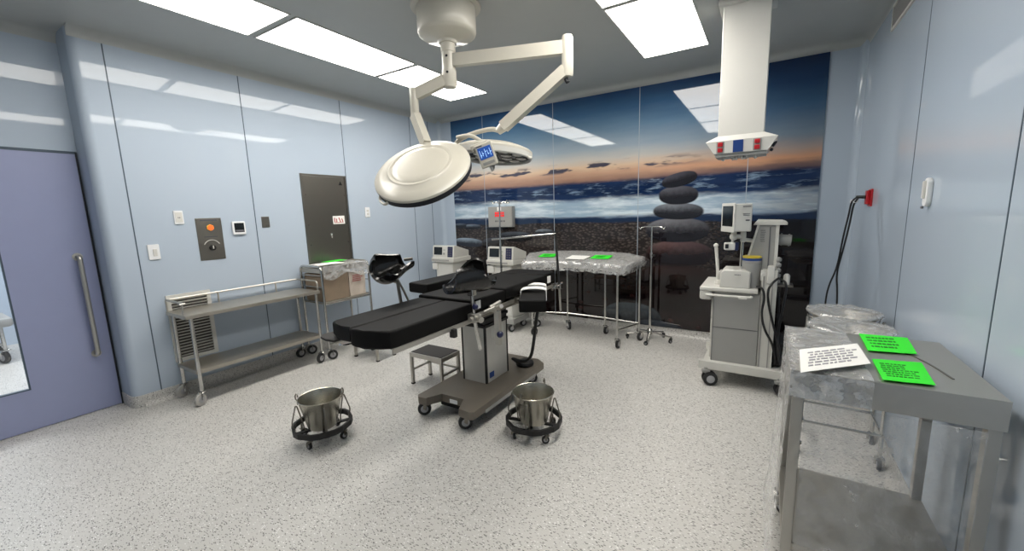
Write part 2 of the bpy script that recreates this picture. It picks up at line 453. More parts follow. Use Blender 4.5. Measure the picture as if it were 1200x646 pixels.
def text_lines(parent, o, ux, uy, w, h, n, mat, seed=0, th=.0015, up=(0, 0, 1)):
    """rows of short printed strokes on a sheet (illegible small print)"""
    rnd = random.Random(seed); o = V(o); ux = V(ux).normalized(); uy = V(uy).normalized(); up = V(up); m = MB()
    R = Matrix((ux, uy, up)).transposed()
    for i in range(n):
        y = h * (i + .5) / n; x = w * rnd.uniform(0, .08); end = w * rnd.uniform(.6, 1.)
        while x < end:
            l = w * rnd.uniform(.05, .16)
            m.box(o + ux * (x + l / 2) + uy * y, (l, h / n * .42, th), R); x += l + w * .03
    return m.build('printed_text', mat, parent)

# ------------------------------------------------------------------ room shell
XL, XD, XR, YB, ZW, ZC = -4.285, -4.54, .664, 4.88, 2.83, 2.9
YF = -1.6
struct(MB().bb(-9.2, XR + .2, YF - .2, YB + .2, -.08, 0).build('floor', 'floor'))
struct(MB().bb(-9.2, XR + .2, YF - .2, YB + .2, ZC, ZC + .1).build('ceiling', 'ceil'))
r = .055
cov = lambda cx, cy, a0: [(cx + r * math.cos(a0 + PI / 2 * k / 6), cy + r * math.sin(a0 + PI / 2 * k / 6)) for k in range(7)]
# back wall with its two coved corners in one piece
m = MB(); m.bb(XL - .3, XR + .2, YB, YB + .15, 0, ZC)
m.prism([(XL, YB)] + cov(XL + r, YB - r, PI / 2)[::1], 0, ZC)
m.prism([(XR, YB)] + cov(XR - r, YB - r, 0), 0, ZC)
struct(m.build('wall_back', 'wall'))
struct(MB().bb(XR, XR + .15, YF, YB, 0, ZC).build('wall_right', 'wall'))
struct(MB().bb(XD - .1, XR + .15, YF - .15, YF, 0, ZC).build('wall_front', 'wall'))
m = MB(); rr = .06
m.prism([(XL, YB), (XD - .09, YB), (XD - .09, 1.0)] + [(XL - rr + rr * math.cos(-PI / 2 + PI / 2 * k / 8), 1.0 + rr + rr * math.sin(-PI / 2 + PI / 2 * k / 8)) for k in range(9)], 0, ZC)
m.bb(XD - .09, XD, YF, 1.0, 2.055, ZC); m.bb(XD - .09, XD, YF, -.28, 0, 2.055)
struct(m.build('wall_left', 'wall'))
# ceiling cove strips
rc = ZC - ZW
struct(MB().prism([(YB, ZC)] + [(YB - rc + rc * math.sin(PI / 2 * k / 8), ZC - rc + rc * math.cos(PI / 2 * k / 8)) for k in range(9)], XL, XR, 'x').build('trim_1', 'ceil'))
struct(MB().prism([(XL, ZC)] + [(XL + rc - rc * math.sin(PI / 2 * k / 8), ZC - rc + rc * math.cos(PI / 2 * k / 8)) for k in range(9)], 1.0, YB, 'y').build('trim_2', 'ceil'))
struct(MB().prism([(XD, ZC)] + [(XD + rc - rc * math.sin(PI / 2 * k / 8), ZC - rc + rc * math.cos(PI / 2 * k / 8)) for k in range(9)], YF, 1.0, 'y').build('trim_3', 'ceil'))
struct(MB().prism([(XR, ZC)] + [(XR - rc + rc * math.sin(PI / 2 * k / 8), ZC - rc + rc * math.cos(PI / 2 * k / 8)) for k in range(9)], YF, YB, 'y').build('trim_4', 'ceil'))
# panel joints
m = MB()
for y in (1.183, 2.11, 3.186, 4.277, 4.64): m.bb(XL - .004, XL + .0012, y - .004, y + .004, .1, ZW)
m.bb(XD - .004, XD + .003, YF, .99, 2.036, 2.055)
struct(m.build('trim_5', 'joint'))
m = MB()
for y in (3.12, 1.985, .85, -.3): m.bb(XR - .0012, XR + .004, y - .004, y + .004, .1, ZC - .02)
struct(m.build('trim_6', 'joint'))
# coved vinyl skirting
def skirt(name, o, d, ln, nrm):
    o = V(o); d = V(d); nrm = V(nrm); h = .1; R = .05
    prof = [(0, 0), (0, h), (.006, h)] + [(.006 + R - R * math.cos(PI / 2 * k / 6), R - R * math.sin(PI / 2 * k / 6) + .0015) for k in range(7)] + [(.006 + R, 0)]
    m = MB(); a = [o + nrm * x + V((0, 0, z)) for x, z in prof]; b = [p + d * ln for p in a]; n = len(a)
    m._new(a + b, [tuple(range(n)), tuple(range(2 * n - 1, n - 1, -1))] + [(i, n + i, n + (i + 1) % n, (i + 1) % n) for i in range(n)])
    struct(m.build(name, 'floor'))
skirt('baseboard_left', (XL, 1.06, 0), (0, 1, 0), YB - 1.06, (1, 0, 0))
skirt('baseboard_back', (XL, YB, 0), (1, 0, 0), XR - XL, (0, -1, 0))
skirt('baseboard_right', (XR, YF, 0), (0, 1, 0), YB - YF, (-1, 0, 0))
m = MB()
m.prism([(XL - .07, 1.0), (XL - .07, .99)] + [(XL - rr + (rr + .006) * math.cos(-PI / 2 + PI / 2 * k / 8), 1.0 + rr + (rr + .006) * math.sin(-PI / 2 + PI / 2 * k / 8)) for k in range(9)] + [(XL - .002, 1.06)], 0, .1)
m.bb(XD + .004, XL - .06, .994, 1.0, 0, .1)
struct(m.build('trim_7', 'floor'))
# sliding door with a glazed opening
d = MB(); y0, y1 = -.26, .985
d.bb(XD - .045, XD, .522, y1, .006, 2.036); d.bb(XD - .045, XD, y0, -.1, .006, 2.036)
d.bb(XD - .045, XD, -.1, .522, .006, .309); d.bb(XD - .045, XD, -.1, .522, 1.75, 2.036)
door = struct(d.build('door_1', 'door'))
MB().bb(XD - .026, XD - .02, -.1, .522, .309, 1.75).build('window_pane', 'glass', door)
m = MB()
for a in [(.514, .522, .309, 1.75), (-.1, -.092, .309, 1.75), (-.092, .514, .309, .317), (-.092, .514, 1.742, 1.75)]: m.bb(XD - .03, XD + .001, *a)
m.build('glazing_bead', 'joint', door)
m = MB(); hy = .892
m.sweep(fillet([(XD, hy, 1.255), (XD + .055, hy, 1.255), (XD + .055, hy, .475), (XD, hy, .475)], .045, 6), .0155, 14)
for z in (1.255, .475): m.cyl((XD, hy, z), (XD + .006, hy, z), .03)
m.build('door_handle', 'steel', door)
MB().bb(XD - .05, XD + .003, .985, .996, 0, 2.05).build('door_seal', 'dark', door)
# corridor seen through the glazed door
struct(MB().bb(-8.3, -8.2, YF, YB, 0, ZC).build('wall_corridor', 'wall'))
cart = thing('transport_bed', 'low grey hospital bed end seen through the door glass', 'bed', (-7.3, .55, 0))
MB().bb(-7.6, -7.0, -.3, .79, .42, .52, .03).build('bed_frame', 'greyp', cart)
MB().bb(-7.58, -7.02, -.3, .7, .52, .66, .05, 3).build('mattress', 'white', cart)
MB().bb(-7.5, -7.1, -.2, .6, .2, .42, .03).build('lift_base', 'steeld', cart)
for x in (-7.5, -7.1): 
    for y in (-.15, .7): caster(cart, x, y, .07, .4, .42, .04)
L = bpy.data.lights.new('corridor_lamp', 'AREA'); L.shape = 'RECTANGLE'; L.size = 1.2; L.size_y = 2.4; L.energy = 150; L.color = (.93, .97, 1.)
lo = bpy.data.objects.new('corridor_lamp', L); lo.location = (-6.3, .6, ZC - .03); COL.objects.link(lo)

# printed glass mural
mu = thing('wall_mural', 'seascape photo mural of stacked dark stones covering back wall', 'mural', (0, YB, 0))
xs = [-4.04, -3.465, -2.37, -1.287, -.197, .402]
for a, b in zip(xs, xs[1:]): MB().bb(a + .0022, b - .0022, YB - .014, YB - .001, .1, ZW).build('printed_panel', 'mural', mu)
for x in xs[1:-1]: MB().bb(x - .0034, x + .0034, YB - .0155, YB - .001, .1, ZW).build('panel_joint', 'jointw', mu)

# recessed ceiling light panels
rows = [('window_side', -3.452, -2.9), ('pendant_side', -1.066, -.525)]
names = {(0, 0): 'long ceiling light panel nearest the blue sliding door', (0, 1): 'middle ceiling light panel of the row beside the plain blue wall',
         (0, 2): 'ceiling light panel directly behind the surgical lamp stem', (1, 0): 'ceiling light panel farthest from the mural in the pendant row',
         (1, 1): 'cropped ceiling light panel just short of the pendant', (1, 2): 'full ceiling light panel between surgical lamp and white pendant'}
for ri, (nm, x0, x1) in enumerate(rows):
    for k, (a, b) in enumerate([(.66, 1.812), (1.877, 3.012), (3.062, 4.19)]):
        lt = thing('ceiling_light', names[(ri, k)], 'ceiling light', ((x0 + x1) / 2, (a + b) / 2, ZC), 'recessed ceiling light panels')
        f = MB(); w = .012; z0, z1 = ZC - .006, ZC + .004
        f.bb(x0 - w, x1 + w, a - w, a, z0, z1); f.bb(x0 - w, x1 + w, b, b + w, z0, z1); f.bb(x0 - w, x0, a, b, z0, z1); f.bb(x1, x1 + w, a, b, z0, z1)
        f.build('frame', 'white', lt)
        MB().bb(x0, x1, a, b, ZC - .004, ZC + .004).build('diffuser', 'glow', lt)
# ------------------------------------------------------------------ things on the blue wall
def plate(name, label, cat, y0, y1, z0, z1, th, mat, bev=.006, x=XL):
    t = thing(name, label, cat, (x, (y0 + y1) / 2, (z0 + z1) / 2))
    MB().bb(x, x + th, y0, y1, z0, z1, bev).build('cover_plate', mat, t); return t
t = plate('light_switch', 'white light switch low on blue wall beside the first panel joint', 'switch', 1.245, 1.323, 1.197, 1.323, .011, 'plastic')
MB().box((XL + .012, 1.29, 1.255), (.008, .028, .06), (0, .08, 0), .003).build('rocker', 'white', t)
t = plate('wall_socket', 'white wall outlet above and left of the dark steel control plate', 'socket', 1.453, 1.522, 1.479, 1.595, .012, 'plastic')
MB().bb(XL + .01, XL + .014, 1.462, 1.513, 1.495, 1.58, .004).build('insert', 'white', t)
m = MB()
for y in (1.482, 1.493): m.bb(XL + .013, XL + .0155, y - .0025, y + .0025, 1.53, 1.54)
m.each('slot', 'ink', t)
t = plate('control_plate', 'dark steel gas control plate with amber light and round dial', 'control panel', 1.603, 1.806, 1.148, 1.525, .006, 'steeld', .003)
m = MB(); m.lathe([(.03, 0), (.03, .006), (.024, .009), (0, .009)], (XL + .006, 1.71, 1.44), (1, 0, 0), 6); m.build('alarm_bezel', 'yellow', t)
MB().lathe([(.024, 0), (.024, .004), (0, .006)], (XL + .0145, 1.71, 1.44), (1, 0, 0), 20).build('alarm_lamp', 'ledo', t)
m = MB(); m.bb(XL + .006, XL + .0075, 1.655, 1.76, 1.355, 1.361); m.bb(XL + .006, XL + .0075, 1.64, 1.77, 1.5, 1.512); m.each('engraving', 'ink', t)
m = MB(); m.sweep([(XL + .009, 1.706 + .066 * math.cos(a), 1.262 + .066 * math.sin(a)) for a in [PI * (.14 + .72 * k / 20) for k in range(21)]], .0032, 6)
m.build('dial_scale', 'white', t)
kn = MB().lathe([(.026, 0), (.024, .018), (.016, .022), (0, .022)], (XL + .006, 1.706, 1.258), (1, 0, 0), 24).build('dial_knob', 'black', t)
MB().bb(XL + .028, XL + .0295, 1.702, 1.71, 1.25, 1.278).build('pointer', 'offwhite', kn)
m = MB()
for y in (1.613, 1.796):
    for z in (1.158, 1.515): m.lathe([(.004, 0), (.003, .002), (0, .002)], (XL + .006, y, z), (1, 0, 0), 10)
m.each('screw', 'chrome', t)
t = plate('thermostat', 'white wall thermostat with dark square screen beside the control plate', 'thermostat', 1.887, 2.004, 1.362, 1.488, .022, 'plastic', .01)
MB().bb(XL + .02, XL + .0235, 1.903, 1.988, 1.385, 1.472, .003).build('display', 'screen', t)
MB().bb(XL + .0232, XL + .0242, 1.908, 1.983, 1.39, 1.408).build('button_strip', 'ink', t)
t = plate('blank_plate', 'small grey wall plate just right of the second panel joint', 'plate', 2.164, 2.239, 1.418, 1.525, .008, 'steeld', .003)
MB().lathe([(.004, 0), (.003, .003), (0, .003)], (XL + .008, 2.205, 1.44), (1, 0, 0), 10).build('screw', 'chrome', t)
t = plate('wall_outlet', 'white outlet on blue wall right of the steel cabinet door', 'socket', 3.412, 3.488, 1.484, 1.608, .012, 'plastic')
m = MB()
for z in (1.525, 1.565): m.bb(XL + .011, XL + .0145, 3.435, 3.465, z - .012, z + .012, .002)
m.each('insert', 'offwhite', t)
# flush steel cabinet
t = thing('electrical_cabinet', 'flush stainless steel cabinet door with white sticker on blue wall', 'cabinet', (XL, 2.89, .95))
y0, y1, z0, z1 = 2.612, 3.172, .97, 1.975
m = MB(); m.bb(XL, XL + .012, y0, y0 + .02, z0, z1); m.bb(XL, XL + .012, y1 - .02, y1, z0, z1); m.bb(XL, XL + .012, y0 + .02, y1 - .02, z1 - .02, z1); m.bb(XL, XL + .012, y0 + .02, y1 - .02, z0, z0 + .02)
m.build('frame', 'steeld', t)
dd = MB().bb(XL, XL + .01, y0 + .022, y1 - .022, z0 + .022, z1 - .022, .002).build('door', 'steeld', t)
lk = MB().lathe([(.016, 0), (.015, .008), (0, .009)], (XL + .01, 2.915, 1.30), (1, 0, 0), 18).build('lock', 'chrome', dd)
MB().bb(XL + .018, XL + .022, 2.911, 2.919, 1.262, 1.31).build('key', 'white', dd)
m = MB()
for y in (y0 + .04, y1 - .04):
    for z in (1.2, 1.42, 1.75): m.lathe([(.006, 0), (.005, .003), (0, .003)], (XL + .01, y, z), (1, 0, 0), 10)
m.each('screw', 'chrome', dd)
m = MB(); m.prism([(3.07, 1.865), (3.118, 1.865), (3.094, 1.91)], XL + .01, XL + .0125, 'x'); m.build('warning_triangle', 'black', dd)
st = MB().bb(XL + .01, XL + .0118, 2.953, 3.108, 1.418, 1.512, .0).build('sticker', 'paper', dd)
m = MB()
for y, z, h in ((2.975, 1.465, .05), (3.0, 1.46, .04), (3.04, 1.465, .055), (3.075, 1.46, .04)): m.box((XL + .0122, y, z), (.0012, .012, h), (.35 if y > 3.03 else 0, 0, 0))
m.bb(XL + .0117, XL + .0127, 2.97, 3.09, 1.432, 1.438)
m.build('sticker_print', 'inkr', dd)
# louvred vent
t = thing('louvre_vent', 'white louvred air vent low on blue wall behind the long trolley', 'vent', (XL, 1.47, .3))
y0, y1, z0, z1 = 1.308, 1.633, .297, .885
m = MB(); 
for a in ((y0, y0 + .03, z0, z1), (y1 - .03, y1, z0, z1), (y0 + .03, y1 - .03, z0, z0 + .03), (y0 + .03, y1 - .03, z1 - .03, z1)): m.bb(XL, XL + .016, *a)
m.build('frame', 'louvre', t)
MB().bb(XL + .0005, XL + .002, y0 + .03, y1 - .03, z0 + .03, z1 - .03).build('backing', 'slot', t)
for k in range(20):
    z = z0 + .045 + k * .0262
    MB().box((XL + .009, (y0 + y1) / 2, z), (.017, y1 - y0 - .06, .0025), (0, -.75, 0)).build('slat', 'louvre', t)
# right wall: vent, holder, power socket with cables
t = thing('return_air_vent', 'framed air vent high on the glossy right wall under ceiling', 'vent', (XR, 3.45, 2.73))
m = MB(); y0, y1, z0, z1 = 2.9, 3.985, 2.645, 2.815
for a in ((y0, y0 + .018, z0, z1), (y1 - .018, y1, z0, z1), (y0 + .018, y1 - .018, z0, z0 + .018), (y0 + .018, y1 - .018, z1 - .018, z1)): m.bb(XR - .012, XR, *a)
m.build('frame', 'offwhite', t)
MB().bb(XR - .003, XR, y0 + .018, y1 - .018, z0 + .018, z1 - .018).build('backing', 'greyp', t)
for k in range(6): MB().box((XR - .007, (y0 + y1) / 2, z0 + .035 + k * .02), (.012, y1 - y0 - .04, .002), (0, .7, 0)).build('slat', 'greyp', t)
t = thing('wall_holder', 'small white wall holder with rounded ends on glossy right wall', 'holder', (XR, 2.77, 1.53))
cap = [(.03 * math.cos(PI * k / 10), .05 + .03 * math.sin(PI * k / 10)) for k in range(11)]; cap += [(-a, -b) for a, b in cap]
m = MB(); m.prism([(2.768 + a, 1.53 + b * .86) for a, b in cap], XR - .022, XR, 'x', .006); m.build('body', 'plastic', t)
MB().bb(XR - .032, XR - .02, 2.755, 2.781, 1.5, 1.585, .005).build('clip', 'white', t)
m = MB(); m.bb(XR - .03, XR - .021, 2.758, 2.778, 1.452, 1.464, .002); m.build('latch', 'ink', t)
t = thing('power_socket', 'red power socket on glossy right wall near the corner', 'socket', (XR, 4.12, 1.52))
MB().bb(XR - .012, XR, 4.06, 4.18, 1.455, 1.585, .004).build('cover_plate', 'red', t)
MB().bb(XR - .034, XR - .012, 4.085, 4.155, 1.47, 1.575, .006).build('insert', 'red', t)
t = thing('power_cable', 'two black power cables hanging from the red wall socket', 'cable', (XR - .04, 4.12, 1.52))
MB().cyl((XR - .0345, 4.12, 1.525), (XR - .085, 4.145, 1.53), .014, .01).build('plug', 'blackcab', t)
def smooth(pts, it=3):
    pts = [V(p) for p in pts]
    for _ in range(it):
        q = [pts[0]]
        for a, b in zip(pts, pts[1:]): q += [a * .75 + b * .25, a * .25 + b * .75]
        pts = q + [pts[-1]]
    return pts
MB().sweep(smooth([(XR - .08, 4.145, 1.53), (.6, 4.2, 1.535), (.57, 4.28, 1.50), (.565, 4.3, 1.4), (.54, 4.3, 1.2), (.522, 4.3, .95), (.47, 4.3, .78), (.462, 4.3, .6), (.46, 4.28, .2), (.48, 4.2, .012), (.5, 4.0, .012)]), .0068, 8).build('cable', 'blackcab', t)
MB().sweep(smooth([(XR - .08, 4.147, 1.527), (.605, 4.21, 1.525), (.585, 4.29, 1.48), (.58, 4.31, 1.35), (.55, 4.31, 1.1), (.52, 4.315, .9), (.54, 4.32, .75), (.548, 4.32, .55), (.55, 4.35, .2), (.54, 4.3, .012), (.56, 4.05, .012)]), .0068, 8).build('cable', 'blackcab', t)
m = MB()
for k in range(3): m.sweep([(.578 + .016 * math.cos(a) + .008 * k, 4.275 + .012 * math.sin(a), 1.497 + .012 * math.sin(a * 2 + k)) for a in [2 * PI * j / 12 for j in range(12)]], .004, 6, closed=True)
m.build('cable_tie', 'plastic', t)
# isolation monitor box on the mural
t = thing('alarm_box', 'grey wall box with red lamp grid mounted on the mural', 'alarm panel', (-3.175, YB - .014, 1.29))
bx0, bx1, bz0, bz1 = -3.37, -2.97, 1.288, 1.572; yf = YB - .09
MB().bb(bx0, bx1, yf, YB - .0145, bz0, bz1, .006).build('case', 'greyp', t)
MB().bb(bx0 + .006, bx1 - .006, yf - .004, yf + .001, bz0 + .006, bz1 - .006, .002).build('front_panel', 'greyp', t)
for i in range(4):
    for j in range(2): MB().bb(-3.25 + i * .04, -3.218 + i * .04, yf - .009, yf - .003, 1.432 + j * .036, 1.462 + j * .036, .002).build('lamp', 'led', t)
MB().bb(-3.21, -3.145, yf - .0055, yf - .003, 1.515, 1.565).build('label', 'paper', t)
m = MB()
for i, w in enumerate((.024, .016, .03, .02, .026)): m.bb(-3.25 + i * .034, -3.25 + i * .034 + w, yf - .0055, yf - .003, 1.36, 1.382)
m.build('lettering', 'ink', t)

# ------------------------------------------------------------------ long two-shelf trolley by the blue wall
t = thing('instrument_trolley', 'long two-shelf stainless trolley with guard rail standing along blue wall', 'trolley', (-4.06, 1.87, 0))
x0, x1, y0, y1 = -4.25, -3.865, 1.285, 2.44
def pan(x0, x1, y0, y1, z, lip=.03):
    m = MB(); m.bb(x0 + .004, x1 - .004, y0 + .004, y1 - .004, z - .004, z + .0008); 
    m.bb(x0, x0 + .012, y0, y1, z - lip, z, .003); m.bb(x1 - .012, x1, y0, y1, z - lip, z, .003); m.bb(x0 + .012, x1 - .012, y0, y0 + .012, z - lip, z, .003); m.bb(x0 + .012, x1 - .012, y1 - .012, y1, z - lip, z, .003)
    return m
pan(x0, x1, y0, y1, .758).build('shelf', 'steelx', t); pan(x0 + .01, x1 - .01, y0 + .02, y1 - .02, .295, .032).build('shelf', 'steelx', t)
for i, x in enumerate((-4.232, -3.883)):
    for j, y in enumerate((1.325, 2.405)):
        MB().cyl((x, y, .125), (x, y, .745), .0145).build('leg', 'chrome', t)
        caster(t, x, y, .05, 2.0 if j == 0 else PI / 2 + .3 * i, .15, .026, 'filmtyre' if j == 0 else 'tyre')
m = MB(); z = .855
m.sweep(fillet([(x1 - .02, y0 + .01, z), (x0 + .012, y0 + .01, z), (x0 + .012, y1 - .01, z), (x1 - .02, y1 - .01, z), (x1 - .02, y1 - .01, .75)], .035), .0085, 10)
m.sweep([(x1 - .02, y0 - .02, z), (x1 - .02, y0 + .02, z)], .0085, 10)
for y in (y0 + .01, 1.68, 2.2): m.cyl((x0 + .012, y, .755), (x0 + .012, y, z), .0075, n=10)
m.cyl((x1 - .06, y0 + .01, .755), (x1 - .06, y0 + .01, z), .0075, n=10)
m.build('guard_rail', 'steel', t)

# ------------------------------------------------------------------ wrapped supply cart under the steel cabinet
t = thing('supply_cart', 'tube-framed supply cart with wrapped tray below the steel cabinet door', 'cart', (-4.05, 2.76, 0))
x0, x1 = -4.235, -3.865
for y in (2.478, 3.06):
    fr = MB().sweep(fillet([(x1, y, .13), (x1, y, .995), (x0, y, .995), (x0, y, .13)], .06, 6), .0125, 12).build('end_frame', 'chrome', t)
    m = MB()
    for z in (.62, .78, .9): m.cyl((x0, y, z), (x1, y, z), .006, n=8)
    m.each('cross_bar', 'chrome', fr)
    for x in (x0, x1): caster(t, x, y, .052, {2.478: -.35 - PI / 2, 3.06: -.8}[y], .16, .026)
m = MB()
for x in (x0, x1): m.cyl((x, 2.478, .165), (x, 3.06, .165), .009, n=10); m.cyl((x, 2.478, .6), (x, 3.06, .6), .009, n=10)
m.each('side_bar', 'chrome', t)
pan(x0 + .012, x1 - .012, 2.48, 3.045, .62, .02).build('lower_tray', 'steelx', t)
pan(x0 + .012, x1 - .012, 2.48, 3.045, .975, .05).build('top_tray', 'steelx', t)
def crumple(seed, amp, f=9.):
    rnd = random.Random(seed); ph = [(rnd.uniform(0, 6.3), rnd.uniform(.5, 1.6) * f, rnd.uniform(-1, 1) * f, rnd.uniform(.4, 1)) for _ in range(9)]
    return lambda a, b: amp * sum(w * math.sin(p + u * a + v * b) for p, u, v, w in ph) / 3.2
c = crumple(3, .007, 30.)
m = MB()
m.sheet(lambda u, v: (x0 + .0 + (x1 - x0 + .03) * u, 2.485 + .56 * v, .99 + abs(c(u * .4, v * .6)) ), 16, 22)
m.sheet(lambda u, v: (x1 + .018 + abs(c(u * .5, v * .5)), 2.485 + .56 * v, .995 - (.12 + .03 * math.sin(v * 9)) * u), 8, 26)
m.build('film_cover', 'filmd', t)
b = tag(MB().bb(x0 + .05, x1 - .016, 2.485, 2.80, .622, .915, .006).build('cardboard_box', 'brown'), 'brown cardboard box standing inside the tube-framed supply cart', 'box')
b = thing('sterile_pouch', 'pale crumpled printed pouch stuffed beside the cardboard box in supply cart', 'pouch', (-3.9, 2.93, .79))
c2 = crumple(8, .02, 16.)
m = MB(); m.sheet(lambda u, v: (-3.90 + .012 * math.sin(u * 3.1) * math.sin(v * 3.1) + abs(c2(u * .5, v * .4)) * .6, 2.815 + .21 * u + .01 * c2(v, u), .623 + .27 * v), 16, 12, -.04)
m.build('pouch', 'pale', b); 
text_lines(b, (-3.873, 2.84, .78), (0, 1, 0), (0, 0, 1), .15, .08, 4, 'inkr', 4, .002, (1, 0, 0))
b = tag(MB().box((-3.985, 2.63, 1.008), (.19, .29, .0025), (0, 0, -.12)).build('paper_sheet', 'paper'), 'white paper lying on the wrapped supply cart below steel cabinet', 'paper')
b = tag(MB().box((-4.15, 2.83, 1.009), (.13, .24, .0025), (0, 0, .06)).build('paper_sheet', 'green'), 'green paper behind the white sheet on the supply cart', 'paper')

# ------------------------------------------------------------------ step stools
def step_stool(name, label, x, y):
    t = thing(name, label, 'step stool', (x, y, 0), 'steel step stools under the table')
    w, d, h = .375, .25, .3
    m = MB(); m.bb(x - w / 2, x + w / 2, y - d / 2, y + d / 2, h - .045, h - .004, .006); m.build('top_frame', 'steel', t)
    MB().bb(x - w / 2 + .012, x + w / 2 - .012, y - d / 2 + .012, y + d / 2 - .012, h - .006, h, .002).build('tread', 'tread', t)
    for a in (-1, 1):
        for b in (-1, 1):
            lx, ly = x + a * (w / 2 - .014), y + b * (d / 2 - .014)
            lg = MB().bb(lx - .0125, lx + .0125, ly - .0125, ly + .0125, .012, h - .04, .002).build('leg', 'steel', t)
            MB().bb(lx - .0145, lx + .0145, ly - .0145, ly + .0145, 0, .014, .003).build('rubber_foot', 'black', lg)
    for a in (-1, 1): MB().bb(x + a * (w / 2 - .014) - .008, x + a * (w / 2 - .014) + .008, y - d / 2 + .02, y + d / 2 - .02, .125, .142).build('stretcher', 'steel', t)
    MB().bb(x - w / 2 + .014, x + w / 2 - .014, y + d / 2 - .02, y + d / 2 - .008, .125, .142).build('stretcher', 'steel', t)
step_stool('step_stool', 'low steel step stool with black tread beside the table column', -2.445, 2.565)
step_stool('step_stool', 'step stool mostly hidden beneath the foot end of operating table', -3.53, 2.79)

# ------------------------------------------------------------------ kick buckets on wheeled rings
def bucket(x, y, rot, lab_b, lab_s):
    s = thing('bucket_stand', lab_s, 'bucket stand', (x, y, 0), 'wheeled kick bucket stands')
    R = .178; N = 8
    ring = []
    for k in range(N):
        a = rot + 2 * PI * k / N
        for da, rr_ in ((-.25, R * 1.04), (.25, R * 1.04)): ring.append((x + rr_ * math.cos(a + da), y + rr_ * math.sin(a + da), .1))
    MB().sweep(ring, .1, closed=True, flat=(.016, .036)).build('bumper_ring', 'black', s, 14)
    m = MB()
    for k in range(4):
        a = rot + PI / 4 + PI / 2 * k; q = lambda rr_, z: (x + rr_ * math.cos(a), y + rr_ * math.sin(a), z)
        m.sweep(fillet([q(.168, .1), q(.185, .15), q(.152, .27), q(.143, .266), q(.116, .125), q(.113, .0775), q(.05, .0775)], .02, 4), .0045, 8)
    m.each('cradle_rod', 'steeld', s)
    m = MB()
    for k in range(2):
        a = rot + PI / 4 + PI / 2 * k
        m.box((x, y, .0775), (.35, .03, .008), (0, 0, a))
    m.build('cross_brace', 'black', s)
    for k in range(4):
        a = rot + PI / 2 * k + .1
        caster(s, x + .158 * math.cos(a), y + .158 * math.sin(a), .026, a + 1.1, .092, .018, 'black', 'steeld')
    b = thing('kick_bucket', lab_b, 'bucket', (x, y, .088), 'stainless kick buckets')
    prof = [(0, .09), (.085, .09), (.092, .096), (.136, .296), (.139, .3), (.1415, .2985), (.1405, .292), (.136, .288), (.0945, .094), (.086, .0855), (0, .0855)]
    prof = [(0, .093), (.083, .093), (.089, .098), (.1335, .294), (.1355, .3), (.139, .302), (.142, .299), (.141, .294), (.1375, .29), (.0935, .096), (.086, .0865), (0, .0865)]
    MB().lathe(prof, (x, y, .0), n=48).build('pail', 'pailst', b)
    for sg in (0, PI):
        a = rot + .5 + sg; e = lambda rr_, z, ta=0.: V((x + rr_ * math.cos(a) - ta * math.sin(a), y + rr_ * math.sin(a) + ta * math.cos(a), z))
        m = MB(); m.sweep([e(.137, .285), e(.148, .3), e(.15, .322), e(.143, .338), e(.136, .33), e(.136, .312)], .0048, 8); m.box(e(.139, .278), (.006, .03, .03), (0, 0, a), .003)
        m.build('ear', 'steeld', b)
bucket(-2.52, 1.51, .35, 'stainless kick bucket seated in the wheeled ring nearest the trolley', 'black wheeled ring stand holding the bucket in front of table foot end')
bucket(-1.275, 2.257, 1.0, 'stainless kick bucket beside the operating table base', 'black wheeled ring stand beside the operating table base')
# ------------------------------------------------------------------ operating table
T = thing('operating_table', 'black padded operating table on grey wheeled base in the middle of room', 'operating table', (-1.88, 2.5, 0))
XA, XB = -2.15, -1.61
poly = [(XA, 2.05), (XA + .03, 2.025), (-2.045, 2.03), (-2.0, 2.15), (-1.79, 2.155), (-1.735, 2.02), (XB - .03, 2.01), (XB, 2.03), (XB, 3.05), (XB - .09, 3.12), (XA + .09, 3.12), (XA, 3.05)]
MB().prism(poly, .108, .168, 'z', .006).build('base', 'basecov', T)
m = MB(); m.bb(XA + .09, XB - .09, 2.2, 3.05, .045, .11); m.build('chassis', 'black', T)
m = MB(); m.bb(XB - .002, XB + .004, 2.16, 2.9, .1, .125, .002); m.build('side_trim', 'greyp', T)
MB().bb(-1.925, -1.855, 2.147, 2.152, .112, .14).build('type_plate', 'plastic', T)
for x, y in ((-2.10, 2.10), (-1.70, 2.09), (-2.1, 2.98), (-1.665, 2.98)): caster(T, x, y, .051, .75, .112, .034, 'tyre', 'steeld')
cx0, cx1, cy0, cy1 = -2.022, -1.795, 2.445, 2.755
m = MB(); m.bb(cx0, cx1, cy0, cy1, .166, .62, .004); m.build('column', 'satin', T)
m = MB(); m.bb(cx1 - .012, cx1 + .004, cy0 - .004, cy0 + .014, .168, .624, .002); m.bb(cx0 - .004, cx0 + .01, cy0 - .004, cy0 + .012, .168, .624, .002); m.bb(cx1 - .01, cx1 + .004, cy1 - .012, cy1 + .004, .168, .624, .002)
m.each('column_corner_trim', 'black', T)
MB().bb(cx1 + .0, cx1 + .003, 2.485, 2.545, .2, .245).build('type_plate', 'bluep', T)
MB().bb(cx1 + .0, cx1 + .003, 2.53, 2.7, .52, .6).build('control_label', 'offwhite', T)
m = MB(); nb = 7
for k in range(nb):
    z = .618 + k * .026; g = .012 if k % 2 == 0 else .002
    m.bb(cx0 - g, cx1 + g, cy0 - g, cy1 + g, z, z + .026, .006)
m.build('bellows', 'black', T)
m = MB(); m.bb(-2.1, -1.68, 2.2, 3.25, .772, .808, .006); m.bb(-2.06, -1.72, 2.3, 2.95, .74, .775, .006); m.build('table_frame', 'steeld', T)
